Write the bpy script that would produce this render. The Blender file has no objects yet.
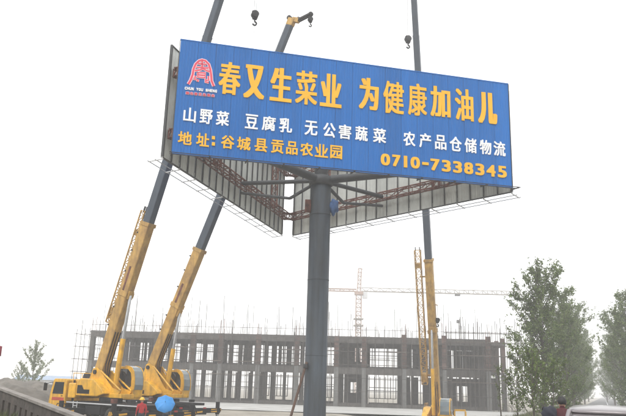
import bpy, bmesh, math, random
import numpy as np
from mathutils import Matrix, Vector

SC = bpy.context.scene
COL = SC.collection
PI = math.pi
# ------------------------------------------------------------------ camera
FPX, CX, CY = 702.25, 313.0, 208.0
PITCH, ROLL, EYE = 0.2497, 0.0307, 2.5
cd = bpy.data.cameras.new('camera')
cam = bpy.data.objects.new('camera', cd); COL.objects.link(cam)
cd.sensor_width = 36.0; cd.lens = FPX / 626.0 * 36.0
cd.clip_start = 0.1; cd.clip_end = 9000
cam.matrix_world = Matrix.Translation((0, 0, EYE)) @ Matrix.Rotation(PI/2 + PITCH, 4, 'X') @ Matrix.Rotation(ROLL, 4, 'Z')
SC.camera = cam
# ------------------------------------------------------------------ overcast sky, soft sun, exposure
SUN_EL, SUN_AZ = math.radians(52), math.radians(205)      # azimuth clockwise from +Y
w = bpy.data.worlds.new('World'); SC.world = w; w.use_nodes = True
nt = w.node_tree; nt.nodes.clear()
sky = nt.nodes.new('ShaderNodeTexSky'); sky.sky_type = 'NISHITA'; sky.sun_disc = False
sky.sun_elevation = SUN_EL; sky.sun_rotation = SUN_AZ
sky.air_density = 1.0; sky.dust_density = 8.0; sky.ozone_density = 1.0
hs = nt.nodes.new('ShaderNodeHueSaturation'); hs.inputs['Saturation'].default_value = 0.12
cl = nt.nodes.new('ShaderNodeMix'); cl.data_type = 'RGBA'; cl.inputs[0].default_value = 0.82
cl.inputs[7].default_value = (13.0, 13.1, 13.2, 1)           # even white cloud deck
bg = nt.nodes.new('ShaderNodeBackground'); bg.inputs['Strength'].default_value = 0.1
wo = nt.nodes.new('ShaderNodeOutputWorld')
nt.links.new(sky.outputs[0], hs.inputs['Color']); nt.links.new(hs.outputs[0], cl.inputs[6])
nt.links.new(cl.outputs[2], bg.inputs['Color']); nt.links.new(bg.outputs[0], wo.inputs['Surface'])
sd = bpy.data.lights.new('sun', 'SUN'); sd.energy = 1.1; sd.angle = math.radians(22); sd.color = (1, .97, .92)
sun = bpy.data.objects.new('sun', sd); COL.objects.link(sun)
sdir = Vector((math.sin(SUN_AZ)*math.cos(SUN_EL), math.cos(SUN_AZ)*math.cos(SUN_EL), math.sin(SUN_EL)))
sun.rotation_euler = sdir.to_track_quat('Z', 'Y').to_euler(); sun.location = sdir*60
vs = SC.view_settings
vs.view_transform = 'Standard'; vs.look = 'None'; vs.exposure = 0.5; vs.gamma = 1.0; vs.use_curve_mapping = False
SC.cycles.use_denoising = True
SC.cycles.volume_bounces = 3; SC.cycles.max_bounces = 8
HAZE_DENSITY = 0.0018

# ------------------------------------------------------------------ helpers
def at(px, py, D):
    """point seen at photo pixel (px, py) standing D metres in front of the camera"""
    a, b = px - CX, py - CY
    c, s = math.cos(ROLL), math.sin(ROLL)
    x, y = a*c + b*s, -a*s + b*c
    u = -y / FPX
    cp, sp = math.cos(PITCH), math.sin(PITCH)
    yy, zz = cp - sp*u, sp + cp*u
    k = D / yy
    return Vector((x/FPX*k, D, EYE + zz*k))

WM = {}
def put(o, parent=None, M=None, label=None, cat=None, group=None, kind=None):
    M = M if M is not None else Matrix.Identity(4)
    COL.objects.link(o)
    if parent is not None:
        o.parent = parent
        o.matrix_basis = WM[parent.name].inverted() @ M
    else:
        o.matrix_basis = M
    WM[o.name] = M.copy()
    if label: o['label'] = label
    if cat: o['category'] = cat
    if group: o['group'] = group
    if kind: o['kind'] = kind
    return o

def thing(name, label, cat, loc=(0, 0, 0), yaw=0, group=None):
    o = bpy.data.objects.new(name, None); o.empty_display_size = .3
    return put(o, None, Matrix.Translation(loc) @ Matrix.Rotation(yaw, 4, 'Z'), label, cat, group)

def mesh_from(verts, faces, name, mats, smooth=False, fm=None):
    me = bpy.data.meshes.new(name)
    me.from_pydata([tuple(v) for v in verts], [], [tuple(f) for f in faces])
    for m in (mats if isinstance(mats, (list, tuple)) else [mats]): me.materials.append(m)
    if fm is not None: me.polygons.foreach_set('material_index', fm)
    if smooth: me.polygons.foreach_set('use_smooth', [True]*len(me.polygons))
    me.update()
    return me

def bm_mesh(bm, name, mats, smooth=False):
    me = bpy.data.meshes.new(name)
    bmesh.ops.recalc_face_normals(bm, faces=bm.faces[:])
    bm.to_mesh(me); bm.free()
    for m in (mats if isinstance(mats, (list, tuple)) else [mats]): me.materials.append(m)
    if smooth: me.polygons.foreach_set('use_smooth', [True]*len(me.polygons))
    return me

def centred(me, parent, name, **kw):
    """world-space mesh -> object with its origin in the middle of it"""
    n = len(me.vertices); a = np.empty(n*3); me.vertices.foreach_get('co', a); a = a.reshape(-1, 3)
    c = (a.min(0) + a.max(0))/2
    me.vertices.foreach_set('co', (a - c).ravel()); me.update()
    return put(bpy.data.objects.new(name, me), parent, Matrix.Translation(c), **kw)

_box = {}
def box(name, size, M, mat, parent=None, bevel=0.0, **kw):
    """box of full size, centred at M (world)"""
    if bevel == 0:
        key = mat.name
        if key not in _box:
            bm = bmesh.new(); bmesh.ops.create_cube(bm, size=1); _box[key] = bm_mesh(bm, 'box', mat)
        return put(bpy.data.objects.new(name, _box[key]), parent, M @ Matrix.Diagonal((*size, 1)), **kw)
    bm = bmesh.new(); bmesh.ops.create_cube(bm, size=1)
    bmesh.ops.scale(bm, vec=size, verts=bm.verts)
    bmesh.ops.bevel(bm, geom=bm.edges[:], offset=min(bevel, min(size)*.45), segments=2, affect='EDGES', profile=.6)
    return put(bpy.data.objects.new(name, bm_mesh(bm, name, mat)), parent, M, **kw)

def axis_frame(p, q, up=Vector((0, 0, 1))):
    p, q = Vector(p), Vector(q); z = (q - p).normalized()
    if abs(z.dot(up)) > .999: up = Vector((1, 0, 0))
    x = up.cross(z).normalized(); y = z.cross(x)
    M = Matrix((x, y, z)).transposed().to_4x4(); M.translation = (p + q)/2
    return M, (q - p).length

_rod = {}
def rod(name, p, q, r, mat, parent=None, seg=8, **kw):
    key = (mat.name, seg)
    if key not in _rod:
        bm = bmesh.new(); bmesh.ops.create_cone(bm, cap_ends=True, segments=seg, radius1=1, radius2=1, depth=1)
        me = bm_mesh(bm, 'rod', mat)
        me.polygons.foreach_set('use_smooth', [len(pl.vertices) == 4 for pl in me.polygons])
        _rod[key] = me
    M, L = axis_frame(p, q)
    return put(bpy.data.objects.new(name, _rod[key]), parent, M @ Matrix.Diagonal((r, r, L, 1)), **kw)

def bar(name, p, q, wx, wy, mat, parent=None, up=Vector((0, 0, 1)), bevel=0, **kw):
    M, L = axis_frame(p, q, up)
    return box(name, (wx, wy, L), M, mat, parent, bevel, **kw)

def prism(name, prof, width, M, mat, parent, bevel=0.0, smooth=False, **kw):
    """profile (x,z) polygon extruded along local y, centred"""
    bm = bmesh.new()
    a = [bm.verts.new((x, -width/2, z)) for x, z in prof]; b = [bm.verts.new((x, width/2, z)) for x, z in prof]
    bm.faces.new(a); bm.faces.new(b[::-1])
    n = len(prof)
    for i in range(n): bm.faces.new((a[i], b[i], b[(i+1) % n], a[(i+1) % n]))
    if bevel: bmesh.ops.bevel(bm, geom=bm.edges[:], offset=bevel, segments=2, affect='EDGES', profile=.6)
    return put(bpy.data.objects.new(name, bm_mesh(bm, name, mat, smooth)), parent, M, **kw)

def lathe_mesh(prof, mat, seg=16, name='lathe', smooth=True):
    """prof list of (r, z)"""
    V, Fc = [], []
    for r, z in prof:
        for k in range(seg): V.append((r*math.cos(2*PI*k/seg), r*math.sin(2*PI*k/seg), z))
    for i in range(len(prof)-1):
        for k in range(seg):
            k2 = (k+1) % seg; Fc.append((i*seg+k, i*seg+k2, (i+1)*seg+k2, (i+1)*seg+k))
    Fc.append(tuple(range(seg))[::-1]); Fc.append(tuple(range((len(prof)-1)*seg, len(prof)*seg)))
    return mesh_from(V, Fc, name, mat, smooth)

class Lat:
    """collects thin bars into one mesh"""
    def __init__(s): s.V = []; s.F = []
    def bar(s, p, q, r):
        M, L = axis_frame(p, q); n = len(s.V)
        for dz in (-.5, .5):
            for dx, dy in ((-1, -1), (1, -1), (1, 1), (-1, 1)):
                s.V.append(tuple(M @ Vector((dx*r, dy*r, dz*L))))
        s.F += [(n+3, n+2, n+1, n), (n+4, n+5, n+6, n+7), (n, n+1, n+5, n+4), (n+1, n+2, n+6, n+5), (n+2, n+3, n+7, n+6), (n+3, n, n+4, n+7)]
    def truss(s, p, q, wx, wy, nseg, r, up=Vector((0, 0, 1)), rd=None, tri=False):
        M, L = axis_frame(p, q, up); rd = rd or r*.6
        cs = [(-wx/2, -wy/2), (wx/2, -wy/2), (0, wy/2)] if tri else [(-wx/2, -wy/2), (wx/2, -wy/2), (wx/2, wy/2), (-wx/2, wy/2)]
        P = lambda k, t: M @ Vector((cs[k % len(cs)][0], cs[k % len(cs)][1], (t/nseg - .5)*L))
        for k in range(len(cs)):
            s.bar(P(k, 0), P(k, nseg), r)
            for t in range(nseg):
                if (t + k) % 2 == 0: s.bar(P(k, t), P(k+1, t+1), rd)
                else: s.bar(P(k+1, t), P(k, t+1), rd)
                s.bar(P(k, t), P(k+1, t), rd)
            s.bar(P(k, nseg), P(k+1, nseg), rd)
        return s
    def build(s, name, mat, parent=None, **kw):
        return centred(mesh_from(s.V, s.F, name, mat), parent, name, **kw)

def F(loc, yaw=0, x=0, y=0, z=0):
    return Matrix.Translation(loc) @ Matrix.Rotation(yaw, 4, 'Z') @ Matrix.Translation((x, y, z))

# ------------------------------------------------------------------ materials
def mat(name, col, rough=.6, metal=0.0, var=.18, scale=2.0, bump=0.0, bscale=None, col2=None, stretch=None, streak=0, spec=.5, coat=0.0, piece=0.0):
    m = bpy.data.materials.new(name); m.use_nodes = True
    t = m.node_tree; b = t.nodes['Principled BSDF']
    b.inputs['Roughness'].default_value = rough; b.inputs['Metallic'].default_value = metal
    b.inputs['Specular IOR Level'].default_value = spec; b.inputs['Coat Weight'].default_value = coat
    g = t.nodes.new('ShaderNodeNewGeometry')
    src = g.outputs['Position']
    if stretch:
        mp = t.nodes.new('ShaderNodeMapping'); mp.inputs['Scale'].default_value = stretch
        t.links.new(src, mp.inputs['Vector']); src = mp.outputs[0]
    n = t.nodes.new('ShaderNodeTexNoise'); n.inputs['Scale'].default_value = scale; n.inputs['Detail'].default_value = 6; n.inputs['Roughness'].default_value = .65
    t.links.new(src, n.inputs['Vector'])
    r = t.nodes.new('ShaderNodeValToRGB')
    c2 = col2 or tuple(c*(1-var*1.6) for c in col)
    r.color_ramp.elements[0].position = .32; r.color_ramp.elements[1].position = .68
    r.color_ramp.elements[0].color = (*c2, 1); r.color_ramp.elements[1].color = (*[min(1, c*(1+var*.5)) for c in col], 1)
    t.links.new(n.outputs['Fac'], r.inputs['Fac'])
    out = r.outputs['Color']
    if streak:                                  # rain-run dirt, vertical
        mp2 = t.nodes.new('ShaderNodeMapping'); mp2.inputs['Scale'].default_value = (5, 5, .25)
        t.links.new(g.outputs['Position'], mp2.inputs['Vector'])
        n2 = t.nodes.new('ShaderNodeTexNoise'); n2.inputs['Scale'].default_value = 1.0; n2.inputs['Detail'].default_value = 5
        t.links.new(mp2.outputs[0], n2.inputs['Vector'])
        r2 = t.nodes.new('ShaderNodeValToRGB'); r2.color_ramp.elements[0].position = .42; r2.color_ramp.elements[1].position = .7
        r2.color_ramp.elements[0].color = (1, 1, 1, 1); r2.color_ramp.elements[1].color = (1-streak, 1-streak, 1-streak, 1)
        t.links.new(n2.outputs['Fac'], r2.inputs['Fac'])
        mx = t.nodes.new('ShaderNodeMix'); mx.data_type = 'RGBA'; mx.blend_type = 'MULTIPLY'; mx.inputs[0].default_value = 1
        t.links.new(out, mx.inputs[6]); t.links.new(r2.outputs['Color'], mx.inputs[7]); out = mx.outputs[2]
    if piece:                                   # every sheet or block a slightly different tone
        oi = t.nodes.new('ShaderNodeObjectInfo'); mr = t.nodes.new('ShaderNodeMapRange'); mr.inputs['To Min'].default_value = 1-piece; mr.inputs['To Max'].default_value = 1+piece
        t.links.new(oi.outputs['Random'], mr.inputs['Value'])
        mx3 = t.nodes.new('ShaderNodeVectorMath'); mx3.operation = 'SCALE'
        t.links.new(out, mx3.inputs[0]); t.links.new(mr.outputs[0], mx3.inputs['Scale']); out = mx3.outputs[0]
    t.links.new(out, b.inputs['Base Color'])
    if bump:
        n3 = t.nodes.new('ShaderNodeTexNoise'); n3.inputs['Scale'].default_value = bscale or scale*6; n3.inputs['Detail'].default_value = 4
        t.links.new(g.outputs['Position'], n3.inputs['Vector'])
        bp = t.nodes.new('ShaderNodeBump'); bp.inputs['Strength'].default_value = bump; bp.inputs['Distance'].default_value = .05
        t.links.new(n3.outputs['Fac'], bp.inputs['Height']); t.links.new(bp.outputs[0], b.inputs['Normal'])
    return m

def glass(name, col=(.02, .025, .03)):
    m = mat(name, col, rough=.08, var=.1, spec=.8); return m

def stripes(name, c1, c2, scale):
    m = bpy.data.materials.new(name); m.use_nodes = True; t = m.node_tree; b = t.nodes['Principled BSDF']
    g = t.nodes.new('ShaderNodeNewGeometry'); mp = t.nodes.new('ShaderNodeMapping'); mp.inputs['Rotation'].default_value = (0, PI/4, .6)
    wv = t.nodes.new('ShaderNodeTexWave'); wv.inputs['Scale'].default_value = scale
    r = t.nodes.new('ShaderNodeValToRGB'); r.color_ramp.interpolation = 'CONSTANT'
    r.color_ramp.elements[0].color = (*c1, 1); r.color_ramp.elements[1].position = .5; r.color_ramp.elements[1].color = (*c2, 1)
    t.links.new(g.outputs['Position'], mp.inputs[0]); t.links.new(mp.outputs[0], wv.inputs[0]); t.links.new(wv.outputs['Fac'], r.inputs[0])
    t.links.new(r.outputs[0], b.inputs['Base Color']); b.inputs['Roughness'].default_value = .6
    return m

def leafmat(name, c1, c2):
    m = bpy.data.materials.new(name); m.use_nodes = True; t = m.node_tree; b = t.nodes['Principled BSDF']
    g = t.nodes.new('ShaderNodeNewGeometry'); r = t.nodes.new('ShaderNodeValToRGB')
    r.color_ramp.elements[0].color = (*c1, 1); r.color_ramp.elements[1].color = (*c2, 1)
    t.links.new(g.outputs['Random Per Island'], r.inputs[0]); t.links.new(r.outputs[0], b.inputs['Base Color'])
    b.inputs['Roughness'].default_value = .65; b.inputs['Specular IOR Level'].default_value = .25
    tr = t.nodes.new('ShaderNodeBsdfTranslucent'); t.links.new(r.outputs[0], tr.inputs['Color'])
    ms = t.nodes.new('ShaderNodeMixShader'); ms.inputs[0].default_value = .3
    t.links.new(b.outputs[0], ms.inputs[1]); t.links.new(tr.outputs[0], ms.inputs[2])
    t.links.new(ms.outputs[0], t.nodes['Material Output'].inputs['Surface'])
    return m

BLUE = mat('blue_paint_sheet', (.009, .132, .43), .55, spec=.2, var=.10, scale=.35, streak=.10, piece=.07, stretch=(2.2, 2.2, .3))
GALV = mat('galvanised_sheet', (.64, .665, .64), .55, metal=.0, var=.10, scale=.8, streak=.16, piece=.08)
BATTEN = mat('dark_batten_steel', (.045, .048, .05), .6, var=.2)
RUST = mat('rust_primer_steel', (.17, .058, .040), .8, var=.4, scale=4)
SLATE = mat('slate_grey_paint', (.055, .072, .096), .55, spec=.3, var=.10, scale=1.2, streak=.12)
POLE = mat('grey_blue_pole_paint', (.062, .080, .104), .55, spec=.25, col2=(.050, .056, .062), bump=.15, bscale=1.5, stretch=(1.5, 1.5, .3), var=.14, scale=1.2, streak=.30)
ARM = mat('dark_arm_paint', (.05, .056, .065), .6, var=.2)
LIGHTSTEEL = mat('pale_galvanised_steel', (.55, .56, .57), .5, var=.1)
GOLD = mat('golden_yellow_letter', (.80, .43, .022), .5, spec=.25, var=.06, scale=1)
WHITE = mat('white_letter', (.80, .81, .82), .5, var=.05, scale=1)
PINK = mat('pink_red_emblem', (.66, .045, .09), .5, var=.06)
PALEPINK = mat('pale_pink_emblem', (.80, .55, .60), .5, var=.05)
YEL = mat('crane_yellow_paint', (.78, .42, .012), .45, col2=(.50, .27, .03), var=.16, scale=2.2, streak=.30, coat=.15)
YEL_OLD = mat('weathered_boom_yellow', (.50, .30, .07), .6, col2=(.30, .175, .055), var=.24, scale=1.6, streak=.32)
BLACKSTEEL = mat('black_steel', (.012, .012, .014), .7, spec=.25, var=.3, scale=3)
DARKGREY = mat('dark_grey_steel', (.045, .045, .047), .8, spec=.2, var=.3, scale=3)
RUBBER = mat('tyre_rubber', (.022, .022, .022), .85, var=.3, scale=8)
CHROME = mat('cylinder_chrome', (.55, .57, .6), .25, metal=.9, var=.08)
GLASS = glass('dark_glass'); SKYGLASS = glass('pale_cab_glass', (.15, .18, .19))
HAZARD = stripes('hazard_stripes', (.62, .33, .02), (.02, .02, .02), 3.0)
CABLE = mat('steel_cable', (.22, .22, .22), .6, var=.2)
REDTXT = mat('red_decal', (.45, .05, .03), .5)
HEADL = mat('headlamp_glass', (.55, .57, .58), .15)
TAILL = mat('tail_lamp_red', (.35, .02, .02), .3)
CONC = mat('raw_concrete', (.092, .085, .079), .9, piece=.16, var=.28, scale=.9, streak=.35, bump=.3)
CONCL = mat('pale_column_concrete', (.17, .17, .165), .9, var=.18, scale=1.2, streak=.25)
FORM = mat('red_brown_formwork', (.10, .058, .048), .85, piece=.25, var=.4, scale=1.5)
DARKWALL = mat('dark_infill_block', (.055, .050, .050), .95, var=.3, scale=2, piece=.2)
PROP = mat('rusty_scaffold_tube', (.06, .05, .046), .8, var=.3)
YARD = mat('pale_concrete_yard', (.40, .40, .385), .9, var=.2, scale=.3, bump=.4, col2=(.27, .265, .25))
DIRT = mat('bare_brown_earth', (.27, .245, .21), .95, var=.3, scale=.35, bump=.6, bscale=4, col2=(.17, .155, .12))
MOUND = mat('grey_brown_spoil', (.15, .135, .115), .95, var=.3, scale=.6, bump=.8, bscale=3)
ASPH = mat('worn_asphalt', (.075, .075, .075), .9, var=.2, scale=1.5, bump=.2)
WALLC = mat('stained_parapet_concrete', (.078, .064, .054), .9, var=.32, scale=1.4, streak=.35, bump=.5, bscale=9)
CAPC = mat('parapet_cap_concrete', (.23, .21, .19), .9, var=.25, scale=2, bump=.4, bscale=9)
BARK = mat('grey_bark', (.10, .085, .065), .9, var=.3, scale=5)
LEAF1 = leafmat('poplar_leaf', (.066, .104, .030), (.18, .235, .082))
LEAF2 = leafmat('shrub_leaf', (.05, .085, .02), (.15, .20, .05))
LEAF3 = leafmat('hazed_young_leaf', (.15, .18, .11), (.28, .32, .21))  # lightened greens, haze over the far young trees painted in
GRASSM = leafmat('rough_grass', (.06, .085, .03), (.17, .17, .08))

# ------------------------------------------------------------------ ground, road, yard
def sm(a, b, x):
    t = np.clip((x-a)/(b-a), 0, 1); return t*t*(3-2*t)
RD = Vector((.41, 1.0, 0)).normalized(); RP = Vector((.5, 0, 0)); RN = Vector((RD.y, -RD.x, 0))
W_PTS = [(-34.0, 57.0), (-22.0, 40.0), (-10.7, 24.0), (-7.83, 20.0), (-4.4, 14.5), (-3.0, 12.0), (-1.0, 8.2)]
W_TOP = [2.62, 2.55, 2.38, 2.07, 1.80, 1.76, 1.70]
def wall_sd(x, y):
    """+ on the site side of the parapet, - on the camera's side"""
    best = np.full_like(x, 1e9); sgn = np.ones_like(x)
    for (ax, ay), (bx, by) in zip(W_PTS[:-1], W_PTS[1:]):
        dx, dy = bx-ax, by-ay; L2 = dx*dx+dy*dy
        t = np.clip(((x-ax)*dx+(y-ay)*dy)/L2, 0, 1)
        d = np.hypot(x-ax-t*dx, y-ay-t*dy)
        s = np.sign(-((x-ax)*dy-(y-ay)*dx)); s[s == 0] = 1
        m = d < best; best = np.where(m, d, best); sgn = np.where(m, s, sgn)
    return best*sgn
def ground_z(x, y):
    x = np.atleast_1d(np.asarray(x, float)); y = np.atleast_1d(np.asarray(y, float))
    dr = np.abs((x-RP.x)*RN.x + (y-RP.y)*RN.y)
    hr = .9*(1-sm(5.2, 9.5, dr))*(1-.75*sm(25, 70, -y))
    sd_ = wall_sd(x, y)
    hw = (.9+.65*sm(10, 24, y))*(1-sm(.2, 2.6, sd_))*(1-sm(52, 62, y))*(1-sm(20, 60, -y))*(1-sm(30, 70, np.abs(x)))
    dip = -1.5*(1-sm(6, 12, np.hypot(x-12.3, (y-64.5)*.9)))
    bumps = .05*np.sin(x*.9+y*.4)*np.sin(y*.7-x*.3)
    return np.maximum(hr, hw) + dip + bumps*(dr > 7)
def gz(x, y): return float(ground_z(x, y)[0])
ax = np.concatenate([-np.geomspace(3200, 74, 16), np.arange(-72, 90.1, 1.0), np.geomspace(94, 3200, 16)])
ay = np.concatenate([-np.geomspace(3200, 42, 10), np.arange(-40, 40.1, 1.0), np.arange(41.5, 125, 1.5), np.geomspace(128, 3200, 18)])
gx, gy = np.meshgrid(ax, ay); g_z = ground_z(gx.ravel(), gy.ravel())
nx, ny = len(ax), len(ay)
V = np.stack([gx.ravel(), gy.ravel(), g_z], 1)
idx = np.arange(nx*ny).reshape(ny, nx)
Q = np.stack([idx[:-1, :-1], idx[:-1, 1:], idx[1:, 1:], idx[1:, :-1]], -1).reshape(-1, 4)
put(bpy.data.objects.new('ground', mesh_from(V.tolist(), Q.tolist(), 'ground', DIRT, True)), kind='structure', label='bare brown earth of the building site')
# road along the embankment (two strips of crown), with painted edge lines
def strip(name, off0, off1, s0, s1, dz, m, n=90, **kw):
    vs_, fs = [], []
    for i in range(n+1):
        s = s0*(1-i/n)+s1*i/n
        for o in (off0, off1):
            p = RP+RD*s+RN*o; vs_.append((p.x, p.y, .9+dz+(0 if s > -20 else -.6*min(1, (-20-s)/40))))
    for i in range(n): fs.append((2*i, 2*i+1, 2*i+3, 2*i+2))
    return put(bpy.data.objects.new(name, mesh_from(vs_, fs, name, m)), **kw)
strip('road', -3.6, 3.6, -18, 900, .012, ASPH, kind='structure', label='narrow asphalt road between the tree rows')
strip('road_marking', -.06, .06, -18, 300, .018, LIGHTSTEEL, kind='structure', label='thin centre line on the asphalt road')
yv = [(-26, 75), (26, 72), (30, 97.2), (-30, 103.0)]
put(bpy.data.objects.new('concrete_yard', mesh_from([(x, y, .075) for x, y in yv], [(0, 1, 2, 3)], 'yard', YARD)), kind='structure', label='pale concrete yard before the unfinished building')

# ------------------------------------------------------------------ three-sided billboard
BX, BY, BZ, BYAW, PW, PH, PG = 1.8804, 34.1436, EYE+10.7154, .2274, 18.0, 5.9595, .8843
S3 = PW+2*PG
U = Vector((math.cos(BYAW), math.sin(BYAW), 0)); N = Vector((-math.sin(BYAW), math.cos(BYAW), 0))   # N points into the triangle
C0 = Vector((BX, BY, 0)); A3, B3, D3 = C0-U*S3/2, C0+U*S3/2, C0+N*S3*math.sqrt(3)/2
CEN = C0+N*S3*math.sqrt(3)/6 + Vector((-.17, 0, 0))
bb = thing('billboard', 'huge three-sided blue billboard with Chinese lettering on one thick grey pole', 'billboard', (CEN.x, CEN.y, 0), BYAW)
# pole: slightly tapered tube with flange rings
pole = put(bpy.data.objects.new('pole', lathe_mesh([(.62, 0), (.62, .3), (.62, .32), (.60, BZ+1.0)], POLE, 40, 'pole')), bb, F((CEN.x, CEN.y, 0)))
for z in (4.2, 8.4, 12.2):
    put(bpy.data.objects.new('weld_ring', lathe_mesh([(.60, z-.035), (.625, z-.015), (.625, z+.015), (.60, z+.035)], POLE, 40, 'ring')), pole, F((CEN.x, CEN.y, 0)))
put(bpy.data.objects.new('base_flange', lathe_mesh([(1.1, .0), (1.1, .08), (.66, .09), (.66, .1)], ARM, 32, 'flange')), pole, F((CEN.x, CEN.y, .01)))
rod('mast_core', (CEN.x, CEN.y, BZ+1.0), (CEN.x, CEN.y, BZ+PH-.3), .40, ARM, bb, 24)
put(bpy.data.objects.new('pole_collar', lathe_mesh([(.60, 0), (.70, .04), (.70, .5), (.42, .62)], ARM, 32, 'collar')), bb, F((CEN.x, CEN.y, BZ+.75)))

# corrugated sheet: one shared mesh, blue outside, bare zinc inside
SWID, NSH = PW/20, 20
def sheet_mesh():
    prof = []
    n = 6; p = (SWID-.012)/n; x = -(SWID-.012)/2
    for k in range(n):
        prof += [(x, 0), (x+p*.62, 0), (x+p*.70, -.014), (x+p*.92, -.014)]; x += p
    prof.append((x, 0))
    Vv, Fc, fm = [], [], []
    for (a, b) in prof:
        Vv += [(a, b-.008, 0), (a, b-.008, PH), (a, b+.008, 0), (a, b+.008, PH)]
    for i in range(len(prof)-1):
        k = 4*i; j = k+4
        Fc += [(k, j, j+1, k+1), (k+2, k+3, j+3, j+2), (k, k+2, j+2, j), (k+1, j+1, j+3, k+3)]; fm += [0, 1, 0, 0]
    e = 4*(len(prof)-1)
    Fc += [(0, 1, 3, 2), (e, e+2, e+3, e+1)]; fm += [0, 0]
    return mesh_from(Vv, Fc, 'sheet', [BLUE, GALV], False, fm)
SHEET = sheet_mesh()

def panel(name, P, Q, label, front):
    """P->Q is left->right as read from outside; outside is -y of the panel frame"""
    d = (Q-P).normalized(); yaw = math.atan2(d.y, d.x); mid = (P+Q)/2
    L = S3
    e = bpy.data.objects.new(name, None); Mp = F((mid.x, mid.y, BZ), yaw)
    put(e, bb, Mp, label=label)
    rnd = random.Random(name+'s' if front else str(P))
    for i in range(NSH):
        x = -PW/2+SWID*(i+.5)
        put(bpy.data.objects.new('sheet', SHEET), e, Mp @ Matrix.Translation((x, rnd.uniform(-.004, .004), 0)) @ Matrix.Rotation(rnd.uniform(-.004, .004), 4, 'Z'))
    for i in range(NSH+1):
        x = -PW/2+SWID*i
        box('batten', (.045, .07, PH-.02), Mp @ Matrix.Translation((min(max(x, -PW/2+.03), PW/2-.03), .062, PH/2)), BATTEN, e)
    for z in (.0, PH):
        box('edge_trim', (PW+.04, .10, .05), Mp @ Matrix.Translation((0, .02, z+(-.03 if z == 0 else .03))), BLUE if front else BATTEN, e)
    for s in (-1, 1):
        box('edge_trim', (.03, .12, PH), Mp @ Matrix.Translation((s*(PW/2+.022), .03, PH/2)), BATTEN, e)
    # rusty trusses behind the sheets
    for z in (1.25, 4.55):
        la = Lat(); la.truss(Mp @ Vector((-PW/2+.1, .42, z)), Mp @ Vector((PW/2-.1, .42, z)), .36, .44, 16, .032, rd=.018)
        la.build('horizontal_truss', RUST, e)
    for x in (-4.6, 4.6):
        la = Lat(); la.truss(Mp @ Vector((x, .95, .9)), Mp @ Vector((x, .95, PH-.2)), .36, .36, 8, .035, rd=.02, up=Vector((1, 0, 0)))
        la.build('upright_truss', RUST, e)
    # outside service rail on L brackets
    for i in range(0, NSH+1, 2):
        x = -PW/2+SWID*i
        la = Lat()
        la.bar(Mp @ Vector((x, .04, .25)), Mp @ Vector((x, .04, -.14)), .025)
        la.bar(Mp @ Vector((x, .10, -.12)), Mp @ Vector((x, -.72, -.22)), .025)
        la.build('rail_bracket', LIGHTSTEEL if not front else DARKGREY, e)
    for y, z in ((-.30, -.14), (-.70, -.19)):
        bar('service_rail', Mp @ Vector((-PW/2-.1, y, z)), Mp @ Vector((PW/2+.1, y, z)), .035, .035, LIGHTSTEEL if not front else DARKGREY, e)
    return e, Mp
FR, MF = panel('front_panel', A3, B3, 'blue lettered face turned to the viewer', True)
panel('rear_panel', D3, A3, 'left rear face, bare zinc sheets seen from inside', False)
panel('rear_panel', B3, D3, 'right rear face, bare zinc sheets seen from inside', False)
# arms from the pole collar to the faces and corners
zt = BZ+1.05
for k, (P, Q) in enumerate(((A3, B3), (B3, D3), (D3, A3))):
    m = (P+Q)/2; inw = (CEN-m).normalized()
    for tt, r_ in (((.14, .24), (.86, .24)) if k == 0 else ((.5, .13),)):
        e = P.lerp(Q, tt)+inw*.5
        d = Vector((e.x-CEN.x, e.y-CEN.y, 0)).normalized()
        rod('arm', (CEN.x+d.x*.5, CEN.y+d.y*.5, zt+.05), (e.x, e.y, zt+.15), r_, ARM, bb, 14)
        rod('arm', (CEN.x+d.x*.3, CEN.y+d.y*.3, BZ+4.6), (e.x, e.y, BZ+4.6), .13, ARM, bb, 8)
        if k: rod('brace', (CEN.x+d.x*.52, CEN.y+d.y*.52, zt-.2), (CEN.x+d.x*1.9, CEN.y+d.y*1.9, BZ+.1), .10, ARM, bb, 10)
        if k: rod('brace', (CEN.x+d.x*1.9, CEN.y+d.y*1.9, BZ+.1), (e.x, e.y, BZ+.6), .09, ARM, bb, 10)
# little link trusses closing the open corners
for Cn in (A3, B3, D3):
    d = Vector((CEN.x-Cn.x, CEN.y-Cn.y, 0)).normalized(); sdv = Vector((-d.y, d.x, 0))
    for z in (1.25, 4.55):
        la = Lat(); c = Cn+d*1.25
        la.truss(Vector((c.x, c.y, BZ+z))-sdv*.52, Vector((c.x, c.y, BZ+z))+sdv*.52, .34, .40, 3, .035, rd=.022)
        la.build('corner_truss', RUST, bb)
# rungs and small boxes on the pole under the faces
pd = Vector((.93, -.36, 0)); tp = at(332.5, 205, CEN.y-.3)
M0 = F((CEN.x, CEN.y, 0), 0)

# ---- lettering (each character a sub-part of the lettered face)
def H_from_px():
    src = np.array([[180.8, 40.0], [507.8, 84.5], [512.1, 187.2], [171.4, 152.7]]); dst = np.array([[0, 1], [1, 1], [1, 0], [0, 0]], float)
    A = []
    for (x, y), (u, v) in zip(src, dst):
        A.append([x, y, 1, 0, 0, 0, -u*x, -u*y, -u]); A.append([0, 0, 0, x, y, 1, -v*x, -v*y, -v])
    return np.linalg.svd(np.array(A))[2][-1].reshape(3, 3)
HM = H_from_px()
def uv(px, py):
    a = HM @ np.array([px, py, 1]); return (a[0]/a[2]-.5)*PW, a[1]/a[2]*PH

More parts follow.
